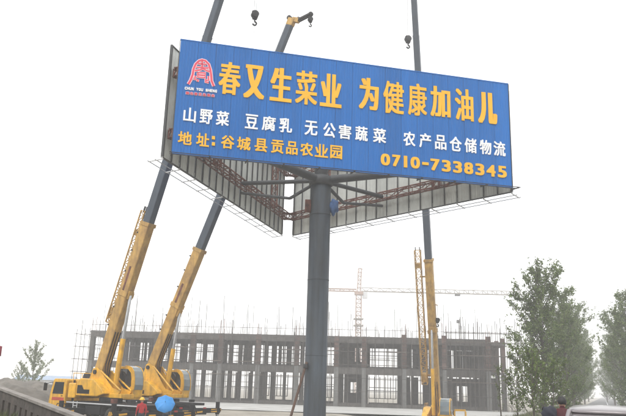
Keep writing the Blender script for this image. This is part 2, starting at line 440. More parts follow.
_tc = {}
def glyph(ch, off):
    if (ch, off) in _tc: return _tc[(ch, off)]
    c = bpy.data.curves.new('glyph', 'FONT'); c.body = ch; c.size = 1; c.offset = off; c.extrude = .02; c.resolution_u = 4
    o = bpy.data.objects.new('glyph', c); COL.objects.link(o)
    bpy.context.view_layer.update()
    me = bpy.data.meshes.new_from_object(o.evaluated_get(bpy.context.evaluated_depsgraph_get()))
    bpy.data.objects.remove(o)
    n = len(me.vertices); a = np.empty(n*3); me.vertices.foreach_get('co', a); a = a.reshape(-1, 3)
    f = [tuple(p.vertices) for p in me.polygons]
    _tc[(ch, off)] = (a, f); bpy.data.meshes.remove(me)
    return _tc[(ch, off)]

def char(ch, u0, u1, v0, v1, m, fx=.03, fz=.02, off=0.0, name='character', depth=.022):
    """fills the box u0..u1 x v0..v1 on the lettered face; fx, fz thicken upright and level strokes"""
    a, f = glyph(ch, off)
    lo, hi = a.min(0), a.max(0)
    wd, hg = (u1-u0)-fx, (v1-v0)-fz
    nx_ = 1 if fx == 0 else 2+int(fx/.05); nz_ = 1 if fz == 0 else 2+int(fz/.05)
    Vv, Fc = [], []; k = 0
    for ix in range(nx_):
        for iz in range(nz_):
            sx = fx*(ix/(nx_-1)-.5) if nx_ > 1 else 0; sz = fz*(iz/(nz_-1)-.5) if nz_ > 1 else 0
            b = np.empty_like(a)
            b[:, 0] = (u0+u1)/2 + sx + ((a[:, 0]-lo[0])/(hi[0]-lo[0])-.5)*wd
            b[:, 2] = (v0+v1)/2 + sz + ((a[:, 1]-lo[1])/(hi[1]-lo[1])-.5)*hg
            b[:, 1] = -.024 - .0004*k - np.where(a[:, 2] > 0, depth+.0012*k, 0.0); k += 1
            n0 = len(Vv); Vv += b.tolist(); Fc += [tuple(i+n0 for i in q) for q in f]
    me = mesh_from(Vv, Fc, name, m)
    me.transform(Matrix.Translation((-(u0+u1)/2, 0, -(v0+v1)/2)))
    return put(bpy.data.objects.new(name, me), FR, MF @ Matrix.Translation(((u0+u1)/2, 0, (v0+v1)/2)))

ROW1 = [('春', 218.7, 240.6, 62.5, 95), ('又', 243.8, 264.7, 65.5, 99), ('生', 270, 291.9, 68.5, 102), ('菜', 295.3, 317.2, 71.5, 105), ('业', 320, 341.5, 74.5, 107.5),
        ('为', 358.7, 378.5, 78.5, 110), ('健', 383, 403.6, 82, 114), ('康', 407.8, 426.5, 84, 116), ('加', 430, 450, 87, 117.5), ('油', 454.7, 473, 89.5, 121), ('儿', 477.5, 496.5, 93, 124)]
FATX = dict(zip('春又生菜业为健康加油儿', (.085, .17, .14, .075, .105, .125, .055, .06, .10, .085, .17)))
for ch, x0, x1, y0, y1 in ROW1:
    xm = (x0+x1)/2
    ym = (y0+y1)/2
    ul, _ = uv(x0, ym); ur, _ = uv(x1, ym); _, vt = uv(xm, y0); _, vb = uv(xm, y1)
    char(ch, ul, ur, vb, vt, GOLD, fx=FATX[ch], fz=.045)
ROW2 = [('山', 183.4, 196), ('野', 199.7, 212.5), ('菜', 216, 229), ('豆', 245, 258), ('腐', 261.8, 275.5), ('乳', 279, 292), ('无', 304.5, 317.3), ('公', 323, 335.3), ('害', 338.5, 351),
        ('蔬', 355, 367.5), ('菜', 372.8, 385.8), ('农', 403, 415), ('产', 419, 430.8), ('品', 434.7, 446), ('仓', 449.3, 461.3), ('储', 464.3, 476.3), ('物', 479.5, 491), ('流', 493.3, 505)]
for ch, x0, x1 in ROW2:
    xm = (x0+x1)/2; yt = 108 + (xm-189.7)*(141.8-108)/(499-189.7); 
    ul, v = uv(x0, yt+7); ur, _ = uv(x1, yt+7); _, vt = uv(xm, yt); _, vb = uv(xm, yt+14.4)
    char(ch, ul, ur, vb, vt, WHITE, fx=.034, fz=.028)
ROW3 = [('地', 178, 192), ('址', 196.3, 209.3), ('谷', 221, 234.3), ('城', 237, 250.6), ('县', 254.5, 267.3), ('贡', 271, 283.5), ('品', 286, 297.6), ('农', 300, 313), ('业', 314.7, 328), ('园', 330, 342)]
for ch, x0, x1 in ROW3:
    xm = (x0+x1)/2; yt = 131.8 + (xm-185)*(145.8-131.8)/(336-185)
    ul, v = uv(x0, yt+6); ur, _ = uv(x1, yt+6); _, vt = uv(xm, yt); _, vb = uv(xm, yt+13.2)
    char(ch, ul, ur, vb, vt, GOLD, fx=.036, fz=.028)
for yy in (138.2, 144.4):
    u_, v_ = uv(213.3, yy)
    box('colon_dot', (.15, .05, .17), MF @ Matrix.Translation((u_, -.055, v_)), GOLD, FR)
DIG = '0710-7338345'; DW = [1.05, .95, .72, 1.05, .78] + [1.02]*7
tot = sum(DW); x = 379.5
for k, ch in enumerate(DIG):
    wpx = 128.0*DW[k]/tot; x0, x1 = x+1.0, x+wpx-1.2; xm = x+wpx/2; x += wpx
    yt = 154 + (xm-385)*(166.3-154)/(502-385)
    ul, _ = uv(x0, yt+6); ur, _ = uv(x1, yt+6); _, vt = uv(xm, yt); _, vb = uv(xm, yt+11.6)
    if ch == '-':
        box('hyphen', (ur-ul, .05, .15), MF @ Matrix.Translation(((ul+ur)/2, -.055, (vt+vb)/2)), GOLD, FR)
    else:
        char(ch, (ul+ur)/2-(ur-ul)*(.30 if ch == '1' else .5), (ul+ur)/2+(ur-ul)*(.30 if ch == '1' else .5), vb, vt, GOLD, fx=.08, fz=.045, off=.0, name='digit')
# emblem: arched robe outline with a figure inside, two caption lines
def stroke(pts, wd, m, name, dep, parent=FR):
    la = Lat(); V_, F_ = [], []
    P3 = []
    for px, py in pts:
        u_, v_ = uv(px, py); P3.append(Vector((u_, 0, v_)))
    n = len(P3)
    for i, p in enumerate(P3):
        t = (P3[min(i+1, n-1)]-P3[max(i-1, 0)]).normalized(); s = Vector((-t.z, 0, t.x))*wd/2
        for q in (p+s, p-s): V_ += [(q.x, -.024, q.z), (q.x, -.024-dep, q.z)]
    for i in range(n-1):
        a = 4*i; b = a+4
        F_ += [(a+1, a+3, b+3, b+1), (a, a+1, b+1, b), (a+3, a+2, b+2, b+3)]
    F_ += [(0, 2, 3, 1), (4*n-4, 4*n-3, 4*n-1, 4*n-2)]
    return centred(mesh_from([MF @ Vector(v) for v in V_], F_, name, m), parent, name)
def lg(pts):   # zoom pixels (8.31x) -> photo pixels
    return [(180+a/8.31, 55+b/8.31) for a, b in pts]
EM = [[(68, 245), (88, 212), (105, 165), (112, 120), (130, 78), (158, 52), (183, 44), (210, 52), (238, 80), (252, 125), (258, 170), (262, 218), (280, 262)],
      [(183, 44), (184, 104)], [(150, 75), (218, 82)], [(136, 104), (236, 112)], [(122, 134), (160, 128), (190, 118), (220, 132), (246, 142)],
      [(148, 150), (146, 186), (208, 192), (210, 152), (148, 150)], [(150, 168), (206, 172)], [(128, 175), (120, 208), (140, 205)], [(214, 200), (212, 228), (238, 232)], [(150, 205), (146, 225)], [(236, 178), (236, 212), (214, 215)]]
for k, e in enumerate(EM):
    stroke(lg(e), .17 if k == 0 else .13, PALEPINK, 'emblem_edge', .012)
    stroke(lg(e), .10 if k == 0 else .075, PINK, 'emblem_stroke', .018)
CAP1 = 'CHUN YOU SHENG'
for k, ch in enumerate(CAP1):
    if ch == ' ': continue
    a0 = 38+k*(308-38)/14; x0, y0 = lg([(a0+1.5, 266+(a0-38)*.098)])[0]; x1, y1 = lg([(a0+17.5, 292+(a0-38)*.098)])[0]
    u0, v1_ = uv(x0, y0); u1, v0_ = uv(x1, y1)
    char(ch, u0, u1, v0_, v1_, WHITE, fx=.02, fz=.02, name='character', depth=.02)
for k in range(7):
    ch = '湖北春又生菜业'[k]
    a0 = 44+k*(292-44)/7; x0, y0 = lg([(a0+2, 304+(a0-44)*.10)])[0]; x1, y1 = lg([(a0+31, 334+(a0-44)*.10)])[0]
    u0, v1_ = uv(x0, y0); u1, v0_ = uv(x1, y1)
    char(ch, u0, u1, v0_, v1_, PALEPINK, fx=.05, fz=.05, name='character', depth=.008)
    char(ch, u0+.02, u1-.02, v0_+.02, v1_-.02, PINK, fx=.012, fz=.012, name='character', depth=.028)
# small things fixed to the pole just under the faces
hb = box('junction_box', (.35, .22, .75), F((CEN.x-.72, CEN.y-.25, BZ-.55)), RUST, bb, .02)

# ------------------------------------------------------------------ truck cranes
WHEEL = lathe_mesh([(.30, -.16), (.47, -.17), (.53, -.10), (.53, .10), (.47, .17), (.30, .16)], RUBBER, 24, 'tyre')
RIM = lathe_mesh([(.10, -.14), (.29, -.15), (.31, -.10), (.31, .10), (.29, .15), (.10, .14)], DARKGREY, 20, 'rim')
def disc(name, r, t, M, m, parent, seg=24):
    return put(bpy.data.objects.new(name, lathe_mesh([(r*.94, -t/2), (r, -t*.35), (r, t*.35), (r*.94, t/2)], m, seg, name)), parent, M)

def crane(label, P0, P1, tb, truck_yaw, ground, pivot_h_x=-1.3, slew_frac=.50, LT=9.4, bs=.74, ss=.86, jib=None, cylt=.2, cyl_x=.3, head='down', beacon=False, tipm=YEL_OLD):
    """P0 boom pivot, P1 boom tip (world); tb = how far up the yellow base section reaches (m)"""
    bdir = (P1-P0).normalized(); hd = Vector((bdir.x, bdir.y, 0)).normalized(); hyaw = math.atan2(hd.y, hd.x)
    Sx = P0-hd*pivot_h_x*ss; Sl = Vector((Sx.x, Sx.y, ground))
    root = thing('truck_crane', label, 'crane', (Sl.x, Sl.y, ground), truck_yaw, 'truck cranes lifting the billboard')
    xf = LT*slew_frac
    T = lambda x, y, z: F(Sl, truck_yaw, x, y, z)          # truck frame, x forward, 0 at slew centre
    f = xf; r = xf-LT
    # carrier
    box('chassis_frame', (LT-1.2, 1.0, .55), T((f+r)/2-.3, 0, .82), BLACKSTEEL, root, .03)
    box('deck', (LT-2.2, 2.44, .16), T((f+r)/2-.85, 0, 1.21), BLACKSTEEL, root, .02)
    for s in (-1, 1):
        box('deck_edge', (LT-2.3, .035, .06), T((f+r)/2-.85, s*1.235, 1.22), LIGHTSTEEL, root)
        for k, xw in enumerate((f-1.45, f-2.95, r+3.0, r+1.65)):
            wv = put(bpy.data.objects.new('wheel', WHEEL), root, T(xw, s*1.04, .53) @ Matrix.Rotation(PI/2, 4, 'X'))
            put(bpy.data.objects.new('rim', RIM), wv, T(xw, s*1.045, .53) @ Matrix.Rotation(PI/2, 4, 'X'))
            put(bpy.data.objects.new('hub', lathe_mesh([(.13, -.2), (.12, .2)], YEL, 12, 'hub')), wv, T(xw, s*1.05, .53) @ Matrix.Rotation(PI/2, 4, 'X'))
            prism('mudguard', [(-.62, 0), (-.45, .28), (.45, .28), (.62, 0), (.57, 0), (.42, .24), (-.42, .24), (-.57, 0)], .36, T(xw, s*1.05, .84), BLACKSTEEL, root)
        box('tool_locker', (1.5, .5, .48), T(f-4.7, s*.95, .86), BLACKSTEEL, root, .03)
        box('fuel_tank', (1.1, .5, .5), T(r+4.5, s*.93, .86), DARKGREY, root, .06)
        for xo in (f-3.85, r+.55):                                     # outriggers out and down
            o = box('outrigger_beam', (.32, 2.1, .32), T(xo, s*1.75, .80), BLACKSTEEL, root, .02)
            rod('jack_leg', T(xo, s*2.68, .12).translation, T(xo, s*2.68, 1.15).translation, .10, CHROME, o, 12)
            rod('jack_case', T(xo, s*2.68, .55).translation, T(xo, s*2.68, 1.35).translation, .14, BLACKSTEEL, o, 12)
            box('warning_plate', (.30, .03, .22), T(xo, s*2.86, .84), HAZARD, o)
            box('warning_plate', (.03, .5, .2), T(xo-.18, s*2.2, .80), HAZARD, o)
            disc('jack_pad', .32, .10, T(xo, s*2.68, .07), BLACKSTEEL, o)
    box('rear_bumper', (.14, 2.4, .36), T(r+.06, 0, .75), BLACKSTEEL, root, .02)
    for s in (-1, 1): box('tail_lamp', (.05, .22, .09), T(r-.03, s*1.0, .98), TAILL, root); box('warning_plate', (.03, .45, .2), T(r-.025, s*.6, .72), HAZARD, root)
    # driver's cab at the front
    cab = prism('driver_cab', [(f-1.75, .62), (f, .62), (f+.05, 1.2), (f-.05, 1.65), (f-.30, 2.48), (f-.42, 2.56), (f-1.65, 2.56), (f-1.75, 2.46)], 2.42, T(0, 0, 0), YEL, root, .05)
    prism('windscreen', [(f-.035, 1.66), (f-.005, 1.67), (f-.26, 2.42), (f-.30, 2.42)], 2.1, T(.035, 0, 0), GLASS, cab)
    for s in (-1, 1):
        prism('side_window', [(f-1.5, 1.66), (f-.32, 1.66), (f-.52, 2.36), (f-1.5, 2.36)], .03, T(0, s*1.212, 0), GLASS, cab)
        prism('door_stripe', [(f-1.62, 1.28), (f-.30, 1.28), (f-.34, 1.46), (f-1.62, 1.46)], .02, T(0, s*1.213, 0), REDTXT, cab)
        box('headlamp', (.06, .34, .18), T(f+.03, s*.9, .88), HEADL, cab)
        box('mirror', (.08, .22, .45), T(f+.22, s*1.42, 2.05), BLACKSTEEL, cab, .03)
        rod('mirror_arm', T(f-.2, s*1.15, 2.35).translation, T(f+.22, s*1.42, 2.22).translation, .02, BLACKSTEEL, cab, 6)
        box('door_handle', (.16, .03, .04), T(f-1.4, s*1.225, 1.55), BLACKSTEEL, cab)
    box('front_bumper', (.2, 2.46, .36), T(f+.06, 0, .58), DARKGREY, cab, .04)
    rod('wiper', T(f+.02, -.5, 1.68).translation, T(f-.15, -.1, 2.2).translation, .012, BLACKSTEEL, cab, 5)
    # superstructure, x forward along the boom
    q = lambda x, y, z: F(Sl, hyaw) @ Matrix.Diagonal((ss, ss, 1, 1)) @ Matrix.Translation((x, y, z))
    ph = P0.z-ground                                                    # pivot height
    disc('slew_ring', .78, .30, q(0, 0, 1.43), DARKGREY, root, 28)
    box('slew_frame', (4.0, 1.15, .24), q(-.4, 0, 1.68), YEL, root, .03)
    cw = box('counterweight', (.75, 2.36, .86), q(-2.75, 0, 1.90), YEL, root, .08)
    for s in (-1, 1):
        hsg = prism('engine_housing', [(-2.35, 1.62), (-.15, 1.62), (.45, 1.78), (.30, 2.0), (-.70, 2.58), (-2.0, 2.62), (-2.35, 2.44)], .66, q(0, s*.80, 0), YEL, root, .06)
        prism('housing_vent', [(-2.22, 1.74), (-.95, 1.74), (-.95, 1.98), (-1.55, 1.98), (-1.75, 2.22), (-2.22, 2.22)], .02, q(0, s*1.133, 0), BLACKSTEEL, hsg)
        prism('boom_cheek', [(-1.75, 1.78), (1.25, 1.78), (1.45, 1.95), (.55, 2.1), (-.75, ph+.05), (-1.25, ph+.28), (-1.55, ph+.2), (-1.9, 2.5)], .07, q(0, s*.47, 0), YEL, root, .015)
        rod('cheek_flange', q(1.4, s*.47, 1.98).translation, q(-.75, s*.47, ph+.06).translation, .055, YEL, root, 8)
        rod('handrail', q(-2.9, s*1.05, 2.9).translation, q(-1.0, s*1.05, 2.9).translation, .022, YEL, root, 6)
        for xh in (-2.85, -1.95, -1.05): rod('handrail_post', q(xh, s*1.05, 2.3).translation, q(xh, s*1.05, 2.9).translation, .02, YEL, root, 6)
    for k, xw in enumerate((-2.05, -1.35)):
        wn = disc('winch_drum', .34, .62, q(xw-.35, 0, 2.62) @ Matrix.Rotation(PI/2, 4, 'X'), DARKGREY, root)
        for s in (-1, 1): disc('drum_flange', .36, .04, q(xw-.35, s*.33, 2.62) @ Matrix.Rotation(PI/2, 4, 'X'), DARKGREY, wn)
    rod('pivot_pin', q(pivot_h_x, -.6, ph).translation, q(pivot_h_x, .6, ph).translation, .13, DARKGREY, root, 14)
    # operator's cab on the left of the boom
    arc = [(1.42, 1.95), (1.47, 2.30), (1.43, 2.72), (1.30, 3.08), (1.05, 3.30), (.72, 3.38)]
    body = [(-.35, 1.55), (1.36, 1.55), (1.41, 1.62)] + arc + [(-.15, 3.38), (-.35, 3.2)]
    oc = prism('operator_cab', body, .92, q(0, 1.02, 0), YEL, root, .05)
    for s in (-1, 1):
        prism('cab_door_glass', [(-.16, 2.05), (.88, 2.05), (1.22, 2.25), (1.20, 2.70), (1.08, 3.02), (.80, 3.22), (-.05, 3.24), (-.16, 3.1)], .03, q(0, 1.02+s*.462, 0), GLASS, oc)
        box('cab_handle', (.05, .03, .2), q(-.12, 1.02+s*.48, 2.2), BLACKSTEEL, oc)
    # wrap-around front pane with ribs
    Vv, Fc = [], []
    o_ = [(1.43, 2.02)]+arc[1:]+[(.45, 3.395)]
    for x_, z_ in o_:
        k_ = 1.03
        for y_ in (-.39, .39): Vv.append((x_+.028, y_, z_+.022)); 
        for y_ in (-.39, .39): Vv.append((x_-.03, y_, z_-.02))
    for i in range(len(o_)-1):
        a, b = 4*i, 4*i+4
        Fc += [(a, a+1, b+1, b), (a, b, b+2, a+2), (a+1, a+3, b+3, b+1)]
    put(bpy.data.objects.new('front_pane', mesh_from(Vv, Fc, 'front_pane', SKYGLASS, False)), oc, q(0, 1.02, 0))
    for y_ in (-.42, .42):
        la = Lat()
        for i in range(len(o_)-1):
            la.bar(q(o_[i][0]+.03, 1.02+y_, o_[i][1]+.02).translation, q(o_[i+1][0]+.03, 1.02+y_, o_[i+1][1]+.02).translation, .025)
        la.build('pane_rib', YEL, oc)
    for z_, x_ in ((2.66, 1.42),):
        box('guard_rail', (.03, .86, .03), q(x_+.02, 1.02, z_+.02), BLACKSTEEL, oc)
    if beacon: put(bpy.data.objects.new('beacon_lamp', lathe_mesh([(.07, 0), (.08, .1), (.05, .17)], REDTXT, 12, 'beacon')), oc, q(.1, 1.0, 3.41))
    # boom
    side = Vector((-hd.y, hd.x, 0)); upb = side.cross(bdir) if False else bdir.cross(side)
    L = (P1-P0).length
    B = lambda t, a=0, b=0: P0 + bdir*t + side*a + upb*b
    def sec(name, t0, t1, wx, wy, m, bev):
        M = Matrix((side, upb, bdir)).transposed().to_4x4(); M.translation = (B(t0)+B(t1))/2
        return box(name, (wx*bs, wy*bs, t1-t0), M, m, root, bev*bs)
    base = sec('boom_base', -.65, tb, .74, .98, YEL_OLD, .10)
    n = 4; t0 = tb
    for k in range(n):
        t1 = tb + (L-.5-tb)*(k+1)/n
        s_ = sec('boom_section', t0-.2, t1, .62-.035*k, .80-.055*k, SLATE, .08)
        if k: 
            M = Matrix((side, upb, bdir)).transposed().to_4x4(); M.translation = B(t0)
            box('section_collar', ((.66-.035*k)*bs, (.84-.055*k)*bs, .14), M, SLATE, s_, .02)
        t0 = t1
    M = Matrix((side, upb, bdir)).transposed().to_4x4()
    def bb_(t, a, b, size, m, nm, par=base, bev=.02):
        M2 = M.copy(); M2.translation = B(t, a*bs, b*bs); return box(nm, (size[0]*bs, size[1]*bs, size[2]), M2, m, par, bev)
    bb_(tb-.12, 0, 0, (.86, 1.10, .24), YEL_OLD, 'boom_collar'); bb_(tb*.52, 0, 0, (.84, 1.08, .30), YEL_OLD, 'boom_collar')
    for t in (tb*.3, tb*.42, tb*.66, tb*.8, tb*.92): bb_(t, -.3, .52, (.12, .20, .10), BLACKSTEEL, 'cable_guide')
    # writing plate: dark strip on the boom flank
    for s in (-1, 1): bb_(tb*.62, s*.375, .05, (.012, .22, tb*.16), RUST, 'flank_plate', bev=0)
    # boom head
    hdm = bb_(L-.25, 0, 0, (.52, .72, .55), tipm, 'boom_head', root, .05)
    bb_(L-.05, 0, -.45, (.40, .75, .35), tipm, 'head_bracket', hdm, .04)
    for b in (-.72, .38): 
        for a in (-.09, .09):
            M2 = M.copy(); M2.translation = B(L+.02, a, b*bs)
            disc('sheave', .18, .06, M2 @ Matrix.Rotation(PI/2, 4, 'Y'), DARKGREY, hdm, 18)
    if tipm is YEL_OLD:
        la = Lat(); la.bar(B(L, .12, -.6), B(L+.55, .12, -1.35), .06); la.bar(B(L, -.12, -.6), B(L+.55, -.12, -1.35), .06); la.build('tip_arm', DARKGREY, hdm)
        M2 = M.copy(); M2.translation = B(L+.55, 0, -1.35); disc('tip_sheave', .19, .16, M2 @ Matrix.Rotation(PI/2, 4, 'Y'), DARKGREY, hdm, 16)
    for a in (-.1, .1): rod('hoist_rope', B(.3, a, .56*bs), B(L, a, .42*bs), .012, CABLE, root, 5)
    # hoses, rails and deck clutter
    for k in range(3):
        la = Lat(); pts = [q(-1.0+.3*k, .36-.36*k, 1.82).translation, q(-.9+.2*k, .30-.3*k, 2.3).translation, B(.6, .22-.2*k, -.53*bs), B(2.6, .2-.2*k, -.53*bs)]
        for a, b in zip(pts[:-1], pts[1:]): la.bar(a, b, .022)
        la.build('hydraulic_hose', BLACKSTEEL, root)
    for k in range(5): box('deck_fitting', (.25+.12*(k % 3), .3, .16+.09*(k % 2)), T(r+1.0+k*.75, (-.75, .7, -.6, .8, -.8)[k], 1.40), (BLACKSTEEL, DARKGREY, BLACKSTEEL, RUST, DARKGREY)[k], root, .02)
    for s in (-1, 1):
        ld = Lat()
        for dx in (0, .4): ld.bar(T(f-3.2+dx, s*1.27, .45).translation, T(f-3.2+dx, s*1.27, 1.3).translation, .018)
        for z_ in (.55, .8, 1.05): ld.bar(T(f-3.2, s*1.27, z_).translation, T(f-2.8, s*1.27, z_).translation, .016)
        ld.build('step_ladder', LIGHTSTEEL, root)
    rod('exhaust_stack', T(f-2.1, .9, 1.25).translation, T(f-2.1, .9, 2.5).translation, .07, DARKGREY, root, 10)
    # lift cylinder
    c0 = q(cyl_x, 0, 1.95).translation; c1 = B(cylt, 0, -.58*bs)
    cm = c0.lerp(c1, .54)
    cy = rod('lift_cylinder', c0, cm, .155, YEL, root, 16)
    rod('cylinder_rod', cm, c1, .10, CHROME, cy, 14)
    bb_(cylt, 0, -.55, (.5, .22, .5), YEL_OLD, 'cylinder_bracket')
    # folded lattice jib hung on the flank of the boom
    if jib:
        j0, j1, a_, b_ = jib; jw = .30 if abs(a_) < .5 else .5
        e = Lat(); e.truss(B(j0, a_*bs, b_*bs), B(j1, a_*bs, b_*bs), jw, jw*1.2, max(6, int((j1-j0)/jw/1.1)), .034, up=upb, rd=.018)
        jb = e.build('folded_jib', YEL_OLD, root)
        bb_(j1-1.4, a_, b_, (jw+.05, jw*1.2+.05, .4), YEL_OLD, 'jib_plate', jb); bb_(j0+.6, a_, b_, (jw+.04, jw*1.2+.04, .7), YEL_OLD, 'jib_plate', jb)
        for t in (j0+.8, j1-2.4): bb_(t, a_*.62, b_*.62, (max(.1, abs(a_)*.6), max(.1, abs(b_)*.6), .14), YEL_OLD, 'jib_hanger', jb)
        bb_(j1+.1, a_-jw*.4, b_, (.06, .2, .4), BLACKSTEEL, 'jib_tip', jb); bb_(j1+.1, a_+jw*.4, b_, (.06, .2, .4), BLACKSTEEL, 'jib_tip', jb)
    return root, B, L

def hook(label, top, hz, scale=1.0, ropes=((-.09, 0), (.09, 0)), dx=0, sling=None):
    """hook block hanging straight below top with its ropes"""
    root = thing('hook_block', label, 'crane hook', (top.x, top.y, hz), .4, 'hook blocks of the cranes')
    p = lambda x, y, z: F((top.x, top.y, hz), .4, x*scale, y*scale, z*scale)
    prism('block_cheek', [(-.30, .25), (-.18, -.15), (.18, -.15), (.30, .25), (.26, .62), (-.26, .62)], .34*scale, p(0, 0, 0) @ Matrix.Scale(scale, 4), BLACKSTEEL, root, .04)
    for y in (-.12, .12): disc('block_sheave', .30*scale, .08*scale, p(0, y*1.7, .32) @ Matrix.Rotation(PI/2, 4, 'X'), DARKGREY, root, 18)
    la = Lat(); pts = [(0, -.12), (0, -.34)] + [(.17*math.sin(t)-.0, -.52+.17*math.cos(t)) for t in np.linspace(0.2, 4.4, 10)]
    for a, b in zip(pts[:-1], pts[1:]): la.bar(p(a[0], 0, a[1]).translation, p(b[0], 0, b[1]).translation, .055*scale)
    la.build('hook', BLACKSTEEL, root)
    for x, y in ropes: rod('rope', p(x, y, .6).translation, Vector((p(x, y, 0).translation.x, p(x, y, 0).translation.y, top.z)), .014, CABLE, root, 5)
    if sling: rod('sling', p(0, 0, -.68).translation, Vector((top.x, top.y, sling)), .016, LIGHTSTEEL, root, 5)
    return root

D1 = 43.5
c1, B1, L1 = crane('yellow truck crane at far left, boom passing behind the billboard corner', at(101, 372, D1), at(229, -30, D1-4.5), 9.4, math.radians(140), 0.0,
                   jib=(2.9, 10.0, -.05, .78), cylt=4.9, cyl_x=.25)
D2 = 49.5
c2, B2, L2 = crane('yellow truck crane partly hidden behind the leftmost one, boom head showing', at(152.5, 367.5, D2), at(292.5, 19, D2-5.0), 8.75, math.radians(140), 0.0, slew_frac=.64, LT=8.6,
                   cylt=4.15, cyl_x=.3)
D3_ = 66.0
c3, B3_, L3 = crane('yellow truck crane right of the pole with a near-vertical boom', at(437, 408, D3_), at(411.5, -45, 54.0), 13.6, math.radians(76), -1.5, bs=.95, ss=1.0,
                   jib=(2.2, 14.4, -1.02, .1), cylt=7.3, cyl_x=1.0)
for za, zb in ((410.2, 410.2),):                     # tubular guard on the right of the third crane's deck
    pa, pb = at(454.5, 410, 64.5), at(465.5, 410.3, 64.5)
    bar('deck_guard', pa, pb, .14, .16, YEL, c3); bar('deck_guard', pb-Vector((0, 0, .09)), Vector((pb.x, pb.y, -.2)), .13, .13, YEL, c3)
    bar('deck_guard', pa-Vector((0, 0, .09)), Vector((pa.x, pa.y, -.2)), .13, .13, YEL, c3)
h1 = at(254.8, 18, D1-5.0); top1 = Vector((h1.x, h1.y, B1(L1, 0, -1).z-.2))
rod('jib_extension', B1(L1-.1, 0, -.6), Vector((top1.x, top1.y, top1.z+.05)), .10, DARKGREY, c1, 10)
hook('dark hook block hanging above the board, left of the three', top1, h1.z, .72, sling=BZ+PH-.1)
h2 = at(305.5, 24, D2-5.4); top2 = B2(L2+.55, 0, -1.35)
hook('small dark hook under the tip of the middle crane boom', top2, h2.z, .55, ropes=((0, 0),))
h3 = at(408, 42, 54.0); hook('dark hook block hanging beside the near-vertical crane boom above the board', Vector((h3.x, h3.y, B3_(L3, 0, -.7).z)), h3.z, .85, ropes=((-.1, 0), (0, .05), (.1, 0)), sling=BZ+PH-.3)
h3b = at(437.6, 322, 63.4); t3b = Vector((h3b.x, h3b.y, h3b.z+1.5))
hook('small dark hook dangling beside the yellow base of the near-vertical boom', t3b, h3b.z, .6, ropes=((0, 0),))
k3 = min(range(200), key=lambda i: abs((B3_(i*.1)-t3b).z)); rod('hook_rest', t3b, B3_(k3*.1, .3, 0), .05, YEL_OLD, c3, 8)
for px in (297, 301.5):
    p_ = at(px, 28, D2-5); 
    rod('sling_rope', at(px, 21, D2-5), Vector((p_.x, p_.y, BZ+3)), .012, LIGHTSTEEL, c2, 5)

# ------------------------------------------------------------------ unfinished concrete building
FA, FB = Vector((-33.8, 105.0, 0)), Vector((25.4, 99.0, 0))
FU = (FB-FA).normalized(); FN = Vector((-FU.y, FU.x, 0)); FYAW = math.atan2(FU.y, FU.x)
def facu(px):
    d = at(px, 380, 100.0); k = d.x/100.0          # ray x = k*y
    # FA + FU*t : x = k*y
    return (k*FA.y - FA.x)/(FU.x - k*FU.y)
def fp(u, d, z): return FA + FU*u + FN*d + Vector((0, 0, z))
COLPX = [88, 118, 153, 190.7, 219, 257, 296, 336, 364, 404, 445, 489]
CU = [facu(p) for p in COLPX]
DEPTH = 15.0
bu = thing('unfinished_building', 'long two-storey concrete frame building under construction behind the pole', 'building', FA, FYAW)
rn = random.Random(5)
def bbox_(name, u0, u1, d0, d1, z0, z1, m, par=bu):
    c = fp((u0+u1)/2, (d0+d1)/2, (z0+z1)/2)
    return box(name, (u1-u0, d1-d0, z1-z0), F(c, FYAW), m, par)
z1a, z1b, z2a, z2b = 4.45, 5.35, 8.75, 9.65
Umin, Umax = CU[0]-.45, CU[-1]+.45
slab1 = bbox_('floor_slab', Umin, Umax, .15, DEPTH, z1b-.24, z1b-.04, CONC)
slab2 = bbox_('roof_slab', Umin, Umax, .15, DEPTH, z2b-.26, z2b-.05, CONC)
for i in range(len(CU)-1):                       # edge beams butt against the columns, front and back
    a, b = CU[i]+.32, CU[i+1]-.32
    for d in (0, 7.2, DEPTH-.5):
        bbox_('beam', a, b, d, d+.42, z1a+(.25 if d else 0), z1b-.243, CONC); bbox_('beam', a, b, d, d+.42, z2a+(.2 if d else 0), z2b-.263, CONC)
    bbox_('edge_band', a, b, -.03, .13, z1a-.02, z1b, CONC); bbox_('edge_band', a, b, -.03, .13, z2a-.02, z2b, CONC)
    bbox_('plinth_wall', a, b, .05, .30, -.2, .55 - (.15 if i in (4, 6) else 0), CONC)
for i, u in enumerate(CU):
    bbox_('column', u-.31, u+.31, -.08, .55, -.3, z1b-.02, CONCL)
    cu = bbox_('column', u-.31, u+.31, -.06, .55, z1b, z2b+.02, CONC)
    if i >= 3:
        f_ = bbox_('formwork', u-.36, u+.36, -.14, -.065, z1b+.1, z2b-.1 if i < 9 else z2b+.4, FORM, bu)
        for z in np.arange(z1b+.4, z2b-.2, .62): bbox_('formwork_clamp', u-.5, u+.5, -.22, -.145, z, z+.10, PROP, f_)
    for d in (7.0, DEPTH-.6):
        bbox_('column', u-.3, u+.3, d, d+.55, -.3, z1b-.3, CONC); bbox_('column', u-.3, u+.3, d, d+.55, z1b, z2b-.3, CONC)
    for k in range(4): 
        p = fp(u+(-.25 if k % 2 else .25), .1+.3*(k//2), z2b)
        rod('starter_bar', p, p+Vector((rn.uniform(-.06, .06), 0, rn.uniform(.9, 2.2))), .022, RUST, bu, 5)
# cross beams on the column lines
for u in CU:
    for z0, z1 in ((z1a+.15, z1b-.244), (z2a+.15, z2b-.264)): bbox_('cross_beam', u-.18, u+.18, .57, DEPTH-.62, z0, z1, CONC)
